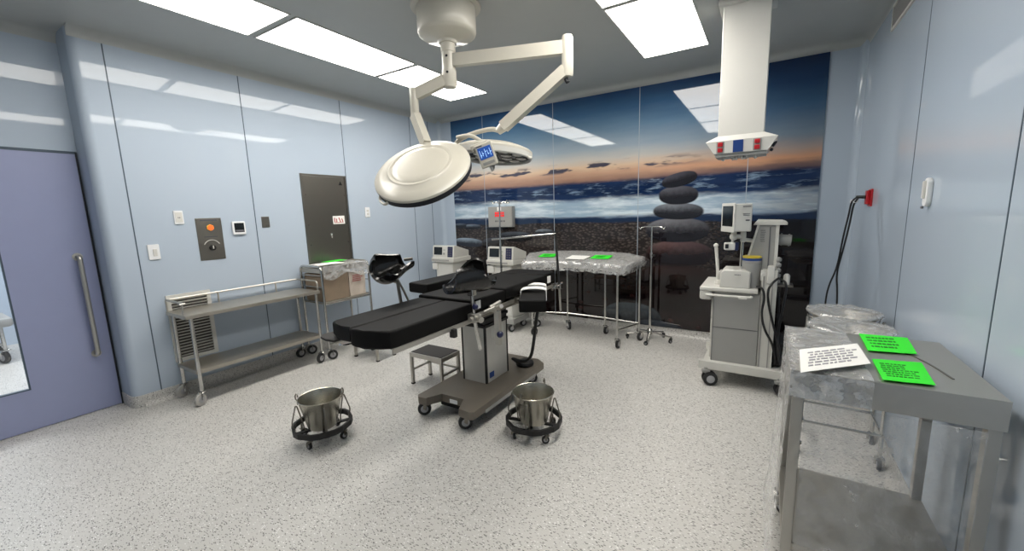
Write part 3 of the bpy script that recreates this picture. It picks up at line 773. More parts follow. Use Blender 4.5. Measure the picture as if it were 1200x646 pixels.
# rails: foot section and main section each side
for x in (-1.632, -2.148):
    for y0, y1, z in ((1.40, 2.07, .79), (2.12, 3.42, .815)):
        rl = MB().bb(x - .006, x + .006, y0, y1, z - .014, z + .014, .002).build('side_rail', 'steel', T)
        m = MB()
        for k in range(4):
            y = y0 + .06 + (y1 - y0 - .12) * k / 3; s = 1 if x < -1.9 else -1
            m.cyl((x, y, z), (x + s * .045, y, z), .011, n=10)
        m.each('rail_spacer', 'steeld', rl)
m = MB(); m.bb(-2.1, -1.66, 1.45, 2.14, .775, .792, .004); m.build('leg_frame', 'steeld', T)
def legpad(xa, xb, pts, z0, z1, nm='leg_pad'):
    MB().prism(pts, z0, z1, 'z', .016, 3).build(nm, 'pad', T)
legpad(0, 0, [(-1.893, 1.345), (-1.852, 1.337), (-1.787, 1.347), (-1.70, 1.37), (-1.646, 1.405), (-1.638, 1.45), (-1.643, 2.125), (-1.893, 2.125)], .797, .9)
legpad(0, 0, [(-2.142, 2.125), (-2.14, 1.43), (-2.12, 1.395), (-2.05, 1.37), (-1.98, 1.355), (-1.899, 1.345), (-1.899, 2.125)], .815, .9)
m = MB(); m.prism([(-2.06, 1.352), (-2.13, 1.345), (-2.2, 1.362), (-2.232, 1.395), (-2.235, 1.45), (-2.2, 1.62), (-2.06, 1.62)], .792, .806, 'z', .004); m.build('leg_plate', 'tread', T)
MB().sweep(fillet([(-2.02, 1.362, .785), (-1.985, 1.35, .785), (-1.95, 1.45, .785)], .02), .006, 8).build('leg_plate_rod', 'chrome', T)
MB().prism([(-2.152, 2.13), (-1.648, 2.13), (-1.648, 2.52), (-2.152, 2.52)], .83, .918, 'z', .014, 3).build('seat_pad', 'pad', T)
MB().prism([(-2.155, 2.526), (-1.645, 2.526), (-1.648, 3.18), (-2.152, 3.18)], .838, .93, 'z', .014, 3).build('back_pad', 'pad', T)
MB().prism([(-2.14, 3.186), (-1.655, 3.186), (-1.665, 3.4), (-1.73, 3.45), (-2.07, 3.45), (-2.13, 3.4)], .845, .935, 'z', .014, 3).build('head_pad', 'pad', T)
for y in (2.15, 3.24): MB().bb(-1.652 + (.0 if y < 3 else -.006), -1.643 + (.0 if y < 3 else -.006), y, y + .055, .85, .905 if y < 3 else .91, .001).build('pad_tag', 'strap', T)
# far arm board lying along the blue-wall side
m = MB(); m.prism([(-2.455, 2.33), (-2.24, 2.31), (-2.23, 2.93), (-2.45, 2.95)], .872, .955, 'z', .014, 3); ab = m.build('arm_board', 'pad', T)
m = MB(); m.bb(-2.38, -2.3, 2.4, 2.85, .855, .874); m.cyl((-2.34, 2.8, .86), (-2.16, 2.8, .815), .014); m.build('arm_board_bracket', 'steeld', ab)
# near arm board with two folded white straps
a = V((-1.395, 2.49, 0)); e = V((-1.715, 3.11, 0)); d = (e - a).normalized(); q = V((-d.y, d.x, 0)); hw = .098
pt = lambda s_, w: tuple((a + d * s_ + q * w)[:2])
m = MB(); m.prism([pt(0, -hw), pt(0, hw), pt(.66, hw), pt(.66, -hw)], .775, .868, 'z', .014, 3); ab = m.build('arm_board', 'pad', T)
m = MB(); Rz = Matrix((q, d, V((0, 0, 1)))).transposed()
m.box(tuple((a + d * .4)[:2]) + (.765,), (.08, .5, .018), Rz); m.cyl(tuple((a + d * .6)[:2]) + (.765,), (-1.64, 3.06, .8), .015); m.build('arm_board_bracket', 'steeld', ab)
for s_ in (.33, .5):
    P = []
    for k in range(15):
        th = PI * k / 14; P.append((-math.cos(th) * (hw + .006), .87 + .03 * math.sin(th) ** .6))
    P = [(-hw - .006, .80)] + P + [(hw + .006, .80)]
    m = MB(); m.sheet(lambda u, v: tuple((a + d * (s_ - .045 + .09 * v) + q * P[min(16, int(round(u * 16)))][0])[:2]) + (P[min(16, int(round(u * 16)))][1],), 16, 4, .007)
    m.build('arm_strap', 'strap', T)
# leg supports (padded troughs on clamped stems)
def trough(o, yaw, pitch, L_, r0, r1, t0, t1, drop, nm):
    """padded half shell: radius grows r0 to r1 along its length, opening turned from t0 to t1 degrees, floor falling by drop"""
    R = Euler((pitch, 0, yaw)).to_matrix(); o = V(o)
    def f(u, v):
        k = u * u * (3 - 2 * u); rr_ = r0 + (r1 - r0) * k
        th = math.radians(-188 + 196 * v + t0 + (t1 - t0) * k)
        end = abs(2 * u - 1) ** 6
        side = abs(v - .5) * 2
        rr_ *= 1 - .10 * end - .35 * max(0., (2 * u - 1) * (1 if r1 > r0 else -1)) ** 4
        return o + R @ V((rr_ * math.cos(th), L_ * (u - .5) * (1 - .16 * side ** 3), rr_ * math.sin(th) * 1.05 - drop * k))
    return MB().sheet(f, 24, 26, .016).build(nm, 'gloss', T, 60)
sup = trough((-1.65, 2.115, 1.09), -.12, 0, .42, .08, .118, 38, -42, -.01, 'leg_support')
m = MB(); m.sweep([(-1.60, 2.12, .585), (-1.603, 2.075, .81), (-1.612, 2.07, .97)], .0125, 12); m.bb(-1.632, -1.588, 2.045, 2.095, .965, 1.02, .006); m.cyl((-1.61, 2.07, 1.01), (-1.72, 2.12, 1.045), .014); m.ell((-1.612, 2.07, 1.025), .022)
m.build('support_stem', 'chrome', sup)
m = MB(); m.bb(-1.64, -1.575, 2.045, 2.1, .785, .845, .008); m.cyl((-1.575, 2.075, .815), (-1.535, 2.06, .81), .02); m.cyl((-1.6, 2.02, .815), (-1.6, 2.13, .815), .016); m.build('rail_clamp', 'steel', sup)
MB().lathe([(.0, 0), (.018, .002), (.02, .02), (.012, .03), (0, .032)], (-1.59, 2.07, .895), (.6, -.7, 0), 18).build('lock_knob', 'blued', sup)
sup = trough((-2.225, 1.985, 1.15), .1, 0, .31, .115, .062, -36, -20, -.03, 'leg_support')
m = MB(); m.sweep([(-2.19, 2.02, .6), (-2.195, 2.0, .82), (-2.205, 1.985, 1.04)], .012, 12); m.sweep([(-2.18, 2.08, .82), (-2.21, 2.045, .95), (-2.24, 2.02, 1.04)], .008, 10); m.cyl((-2.2, 1.985, 1.03), (-2.28, 1.965, 1.045), .013)
m.cyl((-2.27, 2.12, 1.17), (-2.23, 2.17, 1.175), .011)
m.build('support_stem', 'steeld', sup)
MB().bb(-2.21, -2.145, 1.97, 2.03, .775, .82, .008).build('rail_clamp', 'steel', sup)
# accessory clamp with hanging bar
m = MB(); m.bb(-1.645, -1.575, 2.29, 2.34, .8, .85, .008); m.cyl((-1.6, 2.25, .845), (-1.6, 2.38, .862), .012); m.cyl((-1.575, 2.31, .83), (-1.53, 2.29, .855), .016); m.cyl((-1.62, 2.2, .825), (-1.575, 2.27, .845), .009); cl = m.build('rail_clamp', 'steel', T)
MB().bb(-1.602, -1.562, 2.295, 2.335, .56, .815, .005).build('clamp_bar', 'steel', cl)
MB().lathe([(0, 0), (.022, .002), (.024, .022), (.014, .034), (0, .036)], (-1.57, 2.312, .645), (.75, -.65, 0), 18).build('lock_knob', 'blued', cl)
m = MB(); m.bb(-1.64, -1.58, 2.62, 2.67, .795, .84, .008); m.cyl((-1.585, 2.58, .83), (-1.585, 2.74, .828), .014); m.cyl((-1.585, 2.66, .83), (-1.54, 2.66, .80), .012); m.build('rail_clamp', 'steeld', T)
MB().bb(-1.64, -1.6, 1.86, 1.895, .735, .79, .006).build('release_lever', 'black', T)
# anaesthesia screen bar at the head end
m = MB(); m.sweep([(-1.575, 3.34, .58), (-1.575, 3.32, .8)], .0095, 10); m.bb(-1.64, -1.55, 3.295, 3.345, .79, .84, .008); m.cyl((-1.575, 3.26, .815), (-1.575, 3.38, .83), .014); m.cyl((-1.6, 3.22, .80), (-1.6, 3.3, .815), .012); sc = m.build('screen_clamp', 'chrome', T)
MB().sweep([(-1.575, 3.32, .8), (-1.606, 3.315, 1.285), (-1.6, 3.32, 1.292)], .011, 10).build('screen_post', 'black', sc)
m = MB(); m.cyl((-1.6, 3.315, 1.29), (-2.37, 3.42, 1.225), .0085); m.build('screen_bar', 'chrome', sc)
m = MB(); m.sweep([(-1.63, 3.322, 1.305), (-1.54, 3.31, 1.318)], .1, flat=(.028, .012)); m.build('bar_joint', 'black', sc)
# drip pole on the far rail
m = MB(); m.cyl((-2.19, 3.3, .72), (-2.19, 3.3, 1.2), .0105); m.cyl((-2.19, 3.3, 1.2), (-2.185, 3.3, 1.58), .0075); m.bb(-2.21, -2.14, 3.275, 3.325, .79, .84, .008); dp = m.build('drip_pole', 'chrome', T)
m = MB()
for sx in (-1, 1): m.sweep(smooth([(-2.185, 3.3, 1.575), (-2.185 + sx * .04, 3.3, 1.60), (-2.185 + sx * .075, 3.3, 1.575), (-2.185 + sx * .085, 3.3, 1.61)]), .0045, 8); m.sweep(smooth([(-2.185, 3.3, 1.575), (-2.185 + sx * .03, 3.3 + .05, 1.60), (-2.185 + sx * .05, 3.38, 1.575), (-2.185 + sx * .06, 3.385, 1.61)]), .0045, 8)
m.build('drip_hook', 'chrome', dp)
# hose from the rail to the foot control resting on the base
fs = thing('foot_control', 'round black foot control on the table base behind the column', 'foot control', (-1.735, 2.935, .168))
MB().lathe([(0, 0), (.075, 0), (.08, .012), (.074, .03), (.05, .042), (0, .045)], (-1.735, 2.935, .1695), n=28).build('pedal', 'black', fs)
MB().lathe([(.03, .04), (.03, .052), (.024, .056), (0, .056)], (-1.735, 2.935, .1695), n=20).build('button', 'blackcab', fs)
MB().sweep(smooth([(-1.50, 2.84, .735), (-1.51, 2.82, .745), (-1.53, 2.80, .69), (-1.565, 2.79, .4), (-1.60, 2.8, .29), (-1.69, 2.81, .245), (-1.78, 2.79, .27), (-1.77, 2.83, .24), (-1.75, 2.87, .2)]), .0135, 10).build('hose', 'blackcab', fs)

# ------------------------------------------------------------------ surgical lamp
W = thing('surgical_lamp', 'twin-headed ivory surgical lamp hanging from ceiling over the table', 'surgical lamp', (-1.93, 2.36, ZC))
cx, cy = -1.94, 2.355
m = MB(); m.lathe([(0, 0), (.235, 0), (.24, -.012), (.235, -.022), (.2, -.024), (0, -.024)], (cx, cy, ZC), n=48); m.build('ceiling_plate', 'lampwhite', W)
cv = MB().lathe([(.2, -.02), (.2, -.175), (.194, -.19), (.18, -.2), (.085, -.215), (.065, -.228), (.06, -.245), (0, -.245)], (cx, cy, ZC), n=48).build('ceiling_cover', 'lampwhite', W)
m = MB(); m.lathe([(.008, 0), (.006, .004), (0, .004)], (cx - .175, cy - .1, ZC - .075), (-.87, -.5, 0), 12); m.build('cover_screw', 'dark', cv)
sp = MB().lathe([(.05, -.24), (.05, -.3), (.046, -.302), (.046, -.415), (.05, -.417), (.05, -.512), (.044, -.53), (0, -.532)], (cx, cy, ZC), n=32).build('spindle', 'lampwhite', W)
m = MB()
for z in (-.335, -.44): m.lathe([(.009, 0), (.007, .004), (0, .004)], (cx + .02, cy - .045, ZC + z), (.4, -.9, 0), 12)
m.each('bearing_screw', 'dark', sp)
# long arm carrying the far head
A0 = V((cx, cy, 2.545)); A1 = V((-1.135, 2.555, 2.515))
m = MB(); m.sweep([A0 + (A1 - A0).normalized() * .03, A1], .1, flat=(.05, .08)); m.build('swing_arm', 'lampwhite', W)
m = MB(); m.lathe([(0, .075), (.03, .07), (.036, .055), (.036, -.155), (.032, -.175), (0, -.18)], A1, n=28); m.build('arm_joint', 'lampwhite', W)
B0 = A1 + V((-.01, -.003, -.135)); B1 = V((-1.6, 2.5, 2.085))
dv = (B1 - B0).normalized()
m = MB(); m.sweep([B0, B0 + dv * .12, B0 + dv * .125, B1], .1, flat=(.062, .072)); m.build('spring_arm', 'lampwhite', W)
m = MB(); m.cyl(B0 + V((0, 0, -.05)), B0 + V((.012, 0, -.075)), .014, n=12); m.build('arm_stop', 'dark', W)
m = MB(); m.sweep([B1, B1 + dv * .05], [.036, .026], 16); m.build('arm_end', 'lampwhite', W)
# head geometry
def lamp_head(c, n_up, rad, nm):
    """disc lamp: shallow dished back shell with a raised ring and centre panel, dark rim gasket, lens plate with lamp clusters below"""
    c = V(c); n_up = V(n_up).normalized()
    h = MB().lathe([(0, .052), (rad * .45, .05), (rad * .56, .046), (rad * .595, .038), (rad * .62, .041), (rad * .66, .041), (rad * .69, .033), (rad * .82, .026), (rad * .95, .01), (rad * .99, .0), (rad, -.012), (rad * .99, -.02), (rad * .9, -.022), (0, -.022)], c, n_up, 72).build('lamp_head', 'lampwhite', W)
    MB().lathe([(rad * .985, -.012), (rad * .997, -.017), (rad * .992, -.05), (rad * .965, -.058), (rad * .93, -.05), (rad * .93, -.02)], c, n_up, 72).build('rim_gasket', 'dark' if nm == 'near' else 'offwhite', h)
    MB().lathe([(0, -.036), (rad * .93, -.036), (rad * .93, -.02), (0, -.02)], c, n_up, 64).build('lens_plate', 'screen', h)
    qz = V((0, 0, 1)).rotation_difference(n_up); m = MB()
    for ring, cnt in ((.4, 6), (.72, 10)):
        for k in range(cnt):
            a_ = 2 * PI * k / cnt; p = c + qz @ V((rad * ring * math.cos(a_), rad * ring * math.sin(a_), -.035))
            m.lathe([(0, 0), (.036, 0), (.04, -.008), (.03, -.012), (0, -.012)], p, n_up, 16)
    m.each('lamp_lens', 'satin', h)
    m = MB(); m.lathe([(0, -.03), (.03, -.034), (.03, -.05), (.018, -.06), (.018, -.12), (.02, -.13), (0, -.135)], c, n_up, 20); m.build('sterile_handle', 'greyp', h)
    return h, qz
# near head on the short lower arm
C1 = V((-1.935, 2.02, 1.792)); n1 = V((.2, -.625, .755))
J0 = V((cx - .02, cy - .03, 2.415)); J1 = V((-2.155, 2.235, 2.335))
m = MB(); m.sweep([J0, J1], .1, flat=(.05, .075)); m.build('swing_arm', 'lampwhite', W)
m = MB(); m.lathe([(0, .05), (.026, .046), (.03, .036), (.03, -.15), (.02, -.165), (0, -.168)], J1 + V((-.01, -.008, -.005)), n=24); m.build('arm_joint', 'lampwhite', W)
J2 = V((-2.16, 2.22, 2.195)); J3 = V((-2.045, 2.19, 1.985))
m = MB(); m.sweep([J2, J3], .1, flat=(.055, .062)); m.build('spring_arm', 'lampwhite', W)
h1, q1 = lamp_head(C1, n1, .325, 'near')
rim = lambda c, q, rad, a_, z=0.: c + q @ V((rad * math.cos(a_), rad * math.sin(a_), z))
m = MB(); m.sweep([J3, V((-2.04, 2.18, 1.92)), V((-2.03, 2.17, 1.87))], [.03, .028, .022], 14); m.build('head_joint', 'lampwhite', h1)
# far head with yoke and control box
C2 = V((-1.80, 2.66, 1.958)); n2 = V((.05, .1, 1))
h2, q2 = lamp_head(C2, n2, .30, 'far')
m = MB(); m.sweep(smooth([B1 + dv * .04, V((-1.70, 2.49, 2.085)), V((-1.86, 2.45, 2.06)), V((-1.98, 2.44, 2.02)), V((-2.03, 2.5, 1.985)), V((-2.06, 2.58, 1.965))]), .0165, 12); m.build('yoke', 'lampwhite', h2)
m = MB(); m.sweep(smooth([V((-1.95, 2.42, 2.045)), V((-1.82, 2.40, 2.045)), V((-1.74, 2.41, 2.0)), V((-1.70, 2.42, 1.965))]), .014, 12); m.build('yoke', 'lampwhite', h2)
bc = V((-1.683, 2.40, 1.895)); f = V((.52, -.82, -.24)).normalized(); rx = V((.82, .57, .10)); rx = (rx - f * rx.dot(f)).normalized(); uz = rx.cross(-f).normalized() if rx.cross(-f).z > 0 else rx.cross(f).normalized()
Rb = Matrix((rx, -f, uz)).transposed()
loc = lambda a_, b_, c_: bc + rx * a_ + f * b_ + uz * c_
rl_ = math.radians(13); rx, uz = rx * math.cos(rl_) + uz * math.sin(rl_), uz * math.cos(rl_) - rx * math.sin(rl_)
Rb = Matrix((rx, -f, uz)).transposed()
bx = MB().box(bc, (.125, .04, .165), Rb, .01, 3).build('control_box', 'lampwhite', h2)
MB().box(loc(0, .021, .018), (.095, .004, .08), Rb, .001).build('display', 'lcd', bx)
m = MB()
for k, (a_, h_) in enumerate(((-.036, .05), (-.02, .034), (.0, .056), (.016, .03), (.034, .05))): m.box(loc(a_, .0235, .016), (.0035, .001, h_), Rb); m.box(loc(a_ + .004, .0235, .006 + .01 * (k % 3)), (.009, .001, .006), Rb)
m.build('display_print', 'lcdt', bx)
m = MB(); m.box(loc(-.03, .021, .068), (.045, .003, .008), Rb); m.build('logo_strip', 'ink', bx)
m = MB(); m.box(loc(0, .021, -.053), (.085, .003, .018), Rb, .001); m.build('button_row', 'greyp', bx)
m = MB(); m.cyl(loc(.0, .0, -.08), loc(.005, 0, -.118), .012, n=14); m.build('handle_stub', 'greyp', bx)
m = MB(); m.box(loc(-.03, -.02, .075), (.12, .05, .03), Rb, .006); m.build('box_bracket', 'lampwhite', bx)
m = MB(); m.sweep(smooth([rim(C2, q2, .28, .25, -.02), rim(C2, q2, .3, .25, -.055), rim(C2, q2, .3, .05, -.06), rim(C2, q2, .28, .05, -.02)]), .009, 8); m.build('grip_handle', 'lampwhite', h2)
m = MB(); m.sweep(smooth([rim(C1, q1, .305, 4.2, -.02), rim(C1, q1, .34, 4.25, -.05), rim(C1, q1, .34, 4.5, -.05), rim(C1, q1, .305, 4.55, -.02)]), .009, 8); m.build('grip_handle', 'lampwhite', h1)

# ------------------------------------------------------------------ ceiling supply pendant
Pd = thing('ceiling_pendant', 'white ceiling supply pendant column with red outlets above anaesthesia machine', 'pendant', (-.19, 3.54, ZC))
px0, px1, py0, py1 = -.34, -.05, 3.43, 3.62
MB().bb(px0 - .03, px1 + .03, py0 - .04, py1 + .06, 2.862, ZC, .008).build('ceiling_flange', 'white', Pd)
MB().bb(px0, px1, py0, py1, 1.96, 2.868, .006, 3).build('column', 'white', Pd)
m = MB(); zc0, zc1, zt = 1.868, 1.955, 1.992
def hexring(y0, y1, s0, s1, z): return [(-.415 + s0, y0, z), (.033 - s0, y0, z), (.033 - s1, y1, z), (-.415 + s1, y1, z)]
yn, yf2 = 3.40, 3.66
vv = hexring(yn + .015, yf2, .055, .055, zc0) + hexring(yn, yf2 + .01, 0, 0, zc1) + [(px0, py0 - .004, zt), (px1, py0 - .004, zt), (px1, py1, zt), (px0, py1, zt)]
m._new(vv, [(3, 2, 1, 0)] + [(i, (i + 1) % 4, 4 + (i + 1) % 4, 4 + i) for i in range(4)] + [(4 + i, 4 + (i + 1) % 4, 8 + (i + 1) % 4, 8 + i) for i in range(4)] + [(8, 9, 10, 11)])
hd = m.build('outlet_head', 'white', Pd, 20)
sl = math.atan2(.015, zc1 - zc0)
def onface(xc, zc_, w, h, th): # small box on the sloping front face
    return (xc, yn + .015 * (zc1 - zc_) / (zc1 - zc0) - th / 2 + .001, zc_), (w, th, h), (-sl * -1, 0, 0)
zm = (zc0 + zc1) / 2
for i, xc in enumerate((-.318, -.088)):
    c_, d_, r_ = onface(xc, zm, .05, .078, .005); op = MB().box(c_, d_, r_, .001).build('outlet_plate', 'greyp', hd)
    for k in (-.019, .019):
        c_, d_, r_ = onface(xc, zm + k, .034, .03, .014); MB().box(c_, d_, r_, .006, 2).build('power_outlet', 'red', op)
c_, d_, r_ = onface(-.205, zm, .064, .082, .007); MB().box(c_, d_, r_, .001).build('data_panel', 'bluep', hd)
MB().prism([(-.35, yn + .03), (-.03, yn + .03), (-.03, yf2 - .02), (-.35, yf2 - .02)], zc0 - .022, zc0 + .001, 'z').build('gas_block', 'greyp', hd)
m = MB()
for k, x in enumerate((-.3, -.24, -.215, -.18, -.155, -.1)): m.cyl((x, yn + .08, zc0 - .02), (x + (.006 if k % 2 else -.004), yn + .075, zc0 - .045), .011, n=12)
m.each('gas_coupling', 'satin', hd)
m = MB()
for y, z, s in ((3.46, 1.905, .03), (3.55, 1.92, .035), (3.5, 1.875, .02)): m.box((.008 + .033 * (z - 1.868) / .087 * .9 - .012, y, z), (.02, s, s), (0, .5, 0), .004)
m.each('side_outlet', 'dark', hd)
# ------------------------------------------------------------------ anaesthesia machine
A = thing('anaesthesia_machine', 'off-white anaesthesia machine with monitor standing before the mural', 'anaesthesia machine', (-.12, 3.9, 0))
m = MB(); m.bb(-.43, .205, 3.625, 3.685, .135, .205, .008); m.bb(-.43, .205, 4.14, 4.2, .135, .205, .008); m.bb(-.4, .17, 3.66, 4.17, .15, .195, .006); m.build('base_frame', 'offwhite', A)
for x, y in ((-.37, 3.63), (.15, 3.63), (-.39, 4.16), (.15, 4.17)): caster(A, x, y, .058, PI + .35, .15, .03, 'tyre', 'greyp', twin=True)
cab = MB().bb(-.345, -.01, 3.675, 4.17, .195, .80, .008).build('cabinet', 'greyp', A)
m = MB(); m.bb(-.34, -.015, 3.672, 3.676, .495, .499); m.bb(-.338, -.335, 3.672, 3.676, .2, .8); m.build('panel_seam', 'ink', cab)
m = MB()
for z0, z1 in ((.22, .38), (.39, .56), (.57, .73)): m.bb(-.358, -.344, 3.70, 4.14, z0, z1, .004)
m.each('drawer', 'offwhite', cab)
m = MB()
for z in (.345, .525, .695): m.bb(-.37, -.356, 3.82, 4.02, z, z + .014, .003)
m.each('drawer_pull', 'greyp', cab)
m = MB(); m.bb(-.01, .095, 3.69, 4.18, .195, .99, .008); m.build('rear_column', 'offwhite', A)
m = MB(); m.bb(.0, .012, 3.686, 3.692, .2, .98); m.bb(.06, .068, 3.686, 3.692, .2, .98); m.each('column_rail', 'greyp', A)
m = MB(); m.prism([(-.445, 3.645), (-.03, 3.645), (-.03, 4.18), (-.445, 4.18)], .80, .838, 'z', .012, 3); wt = m.build('worktop', 'offwhite', A)
m = MB(); m.bb(-.447, -.352, 3.655, 4.17, .725, .805, .018, 3); m.build('worktop_lip', 'offwhite', wt)
m = MB(); m.sweep(fillet([(-.35, 3.66, .775), (-.4, 3.625, .775), (-.07, 3.625, .775), (-.07, 3.66, .775)], .02), .0095, 10); m.bb(-.16, -.1, 3.61, 3.628, .76, .775, .004); m.build('side_rail', 'offwhite', wt)
# slanted display tower with cap shelf
tw = MB().prism([(-.11, .84), (-.12, 1.06), (-.055, 1.335), (.075, 1.335), (.075, .84)], 3.76, 4.14, 'y', .008).build('tower', 'greyp', A)
m = MB(); m.prism([(-.128, 1.05), (-.062, 1.335), (-.046, 1.335), (-.112, 1.05)], 3.752, 4.148, 'y', .004); m.bb(.062, .085, 3.752, 4.148, .84, 1.335, .004); m.build('tower_edge', 'offwhite', tw)
m = MB(); m.prism([(-.09, 1.335), (-.065, 1.368), (.11, 1.362), (.135, 1.352), (.135, 1.335)], 3.74, 4.16, 'y', .005); m.build('top_shelf', 'offwhite', tw)
m = MB(); m.bb(.022, .03, 3.754, 3.761, .86, 1.32); m.build('tower_groove', 'ink', tw)
text_lines(tw, (-.04, 3.7575, 1.2), (1, 0, 0), (0, 0, 1), .035, .1, 7, 'ink', 2, .002, (0, -1, 0))
# gas monitor on a ball arm
yw = math.radians(27); Rm = Euler((0, 0, yw)).to_matrix()
mc = V((-.205, 3.725, 1.398))
lm = lambda a_, b_, c_: mc + Rm @ V((a_, b_, c_))   # a: away from the table, b: depth, c: up
mo = MB().box(mc, (.13, .225, .215), Rm, .01, 3).build('gas_monitor', 'offwhite', A)
MB().box(lm(-.067, 0, 0), (.012, .232, .228), Rm, .006, 2).build('bezel', 'white', mo)
MB().box(lm(-.0735, -.005, .012), (.004, .185, .16), Rm, .002).build('screen', 'screen', mo)
m = MB(); m.box(lm(.02, -.1145, .085), (.06, .002, .006), Rm); m.box(lm(.02, -.1145, .03), (.05, .002, .003), Rm); m.box(lm(.02, -.1145, .018), (.05, .002, .003), Rm); m.box(lm(.03, -.1145, -.02), (.03, .002, .01), Rm); m.build('case_print', 'ink', mo)
m = MB(); m.cyl((-.22, 3.72, 1.29), (-.22, 3.72, 1.255), .02, n=16); m.ell((-.22, 3.72, 1.245), .03); m.cyl((-.22, 3.72, 1.245), (-.16, 3.76, 1.245), .018); m.bb(-.175, -.135, 3.735, 3.785, 1.2, 1.285, .01); m.cyl((-.155, 3.76, 1.22), (-.06, 3.8, 1.205), .015); m.build('monitor_arm', 'offwhite', A)
sn = MB().box((-.245, 3.70, 1.17), (.075, .05, .06), (0, 0, .3), .008, 3).build('flow_sensor', 'white', A)
MB().box((-.199, 3.715, 1.17), (.028, .054, .07), (0, 0, .3), .008).build('sensor_cap', 'blued', sn)
MB().box((-.262, 3.668, 1.172), (.024, .014, .034), (0, 0, .3), .003).build('sensor_window', 'dark', sn)
m = MB(); m.cyl((-.228, 3.71, 1.2), (-.222, 3.715, 1.23), .01); m.cyl((-.165, 3.75, 1.2), (-.165, 3.75, .98), .005, n=8); m.build('sensor_stem', 'satin', sn)
# breathing system
ab = MB().prism([(-.3, .835), (-.3, .955), (-.275, .985), (-.13, .985), (-.085, .965), (-.085, .835)], 3.655, 3.9, 'y', .012, 3).build('breathing_block', 'offwhite', A)
text_lines(ab, (-.2, 3.6535, .94), (1, 0, 0), (0, 0, 1), .05, .014, 1, 'ink', 5, .002, (0, -1, 0))
m = MB(); m.bb(-.32, -.298, 3.67, 3.72, .9, .95, .005); m.cyl((-.312, 3.69, .95), (-.29, 3.69, .975), .009); m.build('block_valve', 'satin', ab)
can = MB().lathe([(0, .835), (.062, .835), (.066, .845), (.066, 1.035), (.07, 1.04), (.07, 1.056)], (-.085, 3.76, 0), n=36).build('absorber_canister', 'greyp', A)
MB().lathe([(0, 1.056), (.07, 1.056), (.0705, 1.074), (.066, 1.076), (0, 1.076)], (-.085, 3.76, 0), n=36).build('blue_ring', 'bluep', can)
MB().lathe([(0, 1.075), (.066, 1.075), (.067, 1.088), (.05, 1.094), (0, 1.094)], (-.085, 3.76, 0), n=36).build('yellow_cap', 'yellow', can)
m = MB(); m.bb(-.02, .03, 3.70, 3.78, .9, .985, .008); m.bb(.025, .075, 3.68, 3.8, .88, 1.02, .01); m.cyl((.0, 3.68, .96), (.0, 3.71, .96), .02); m.build('vaporiser', 'white', A)
m = MB(); m.sweep([(-.325, 3.80, .838), (-.33, 3.8, .95), (-.35, 3.8, 1.15)], [.012, .0125, .014], 14); m.ell((-.352, 3.8, 1.165), .019); bg = m.build('bag_arm', 'white', A)
m = MB(); m.lathe([(0, 0), (.026, 0), (.026, .03), (.02, .04), (0, .04)], (-.325, 3.8, .836), n=20); m.build('arm_socket', 'offwhite', bg)
m = MB(); m.cyl((.085, 3.86, 1.215), (.17, 3.86, 1.21), .042, n=24); m.cyl((.1, 3.86, 1.215), (.11, 3.86, 1.215), .048, n=24); m.cyl((.15, 3.86, 1.211), (.16, 3.86, 1.211), .048, n=24); m.build('pressure_gauge', 'greyp', A)
m = MB()
for k in range(5): m.lathe([(0, 0), (.02, .0), (.022, .012), (.014, .026), (0, .028)], (.085, 3.75, .9 + k * .042), (1, -.4, 0), 14)
m.each('flow_knob', 'greyp', A)
m = MB(); m.bb(.08, .2, 3.74, 3.86, .855, .872, .004); sh = m.build('side_shelf', 'steeld', A)
m = MB(); m.lathe([(0, .87), (.022, .87), (.022, .94), (.012, .955), (0, .957)], (.155, 3.78, 0), n=18); m.build('suction_jar', 'offwhite', sh)
for i, pts in enumerate(([(-.04, 3.655, .86), (.0, 3.63, .86), (.02, 3.63, .78), (.0, 3.63, .66), (.03, 3.64, .52), (.09, 3.66, .42), (.12, 3.7, .26), (.1, 3.75, .2)],
                         [(.1, 3.70, .93), (.06, 3.64, .9), (.03, 3.63, .83), (.06, 3.63, .66), (.12, 3.65, .45), (.16, 3.64, .26), (.19, 3.63, .16), (.2, 3.66, .02)],
                         [(.11, 3.72, .92), (.16, 3.68, .9), (.14, 3.68, .7), (.12, 3.69, .5), (.13, 3.68, .3), (.17, 3.68, .22)],
                         [(.09, 3.8, .86), (.12, 3.76, .75), (.11, 3.74, .45), (.12, 3.72, .24), (.06, 3.72, .21)])):
    MB().sweep(smooth(pts), .0085, 8).build('cable', 'blackcab', A)
m = MB(); rnd = random.Random(2)
for k in range(7): m.sweep(smooth([(.1 + rnd.uniform(-.02, .09), 3.72 + rnd.uniform(-.03, .2), .3 + rnd.uniform(-.05, .1)) for _ in range(5)]), .009, 8)
m.build('cable_coil', 'blackcab', A)
m = MB(); m.bb(.1, .17, 3.75, 4.1, .2, .4, .02); m.build('rear_box', 'tread', A)

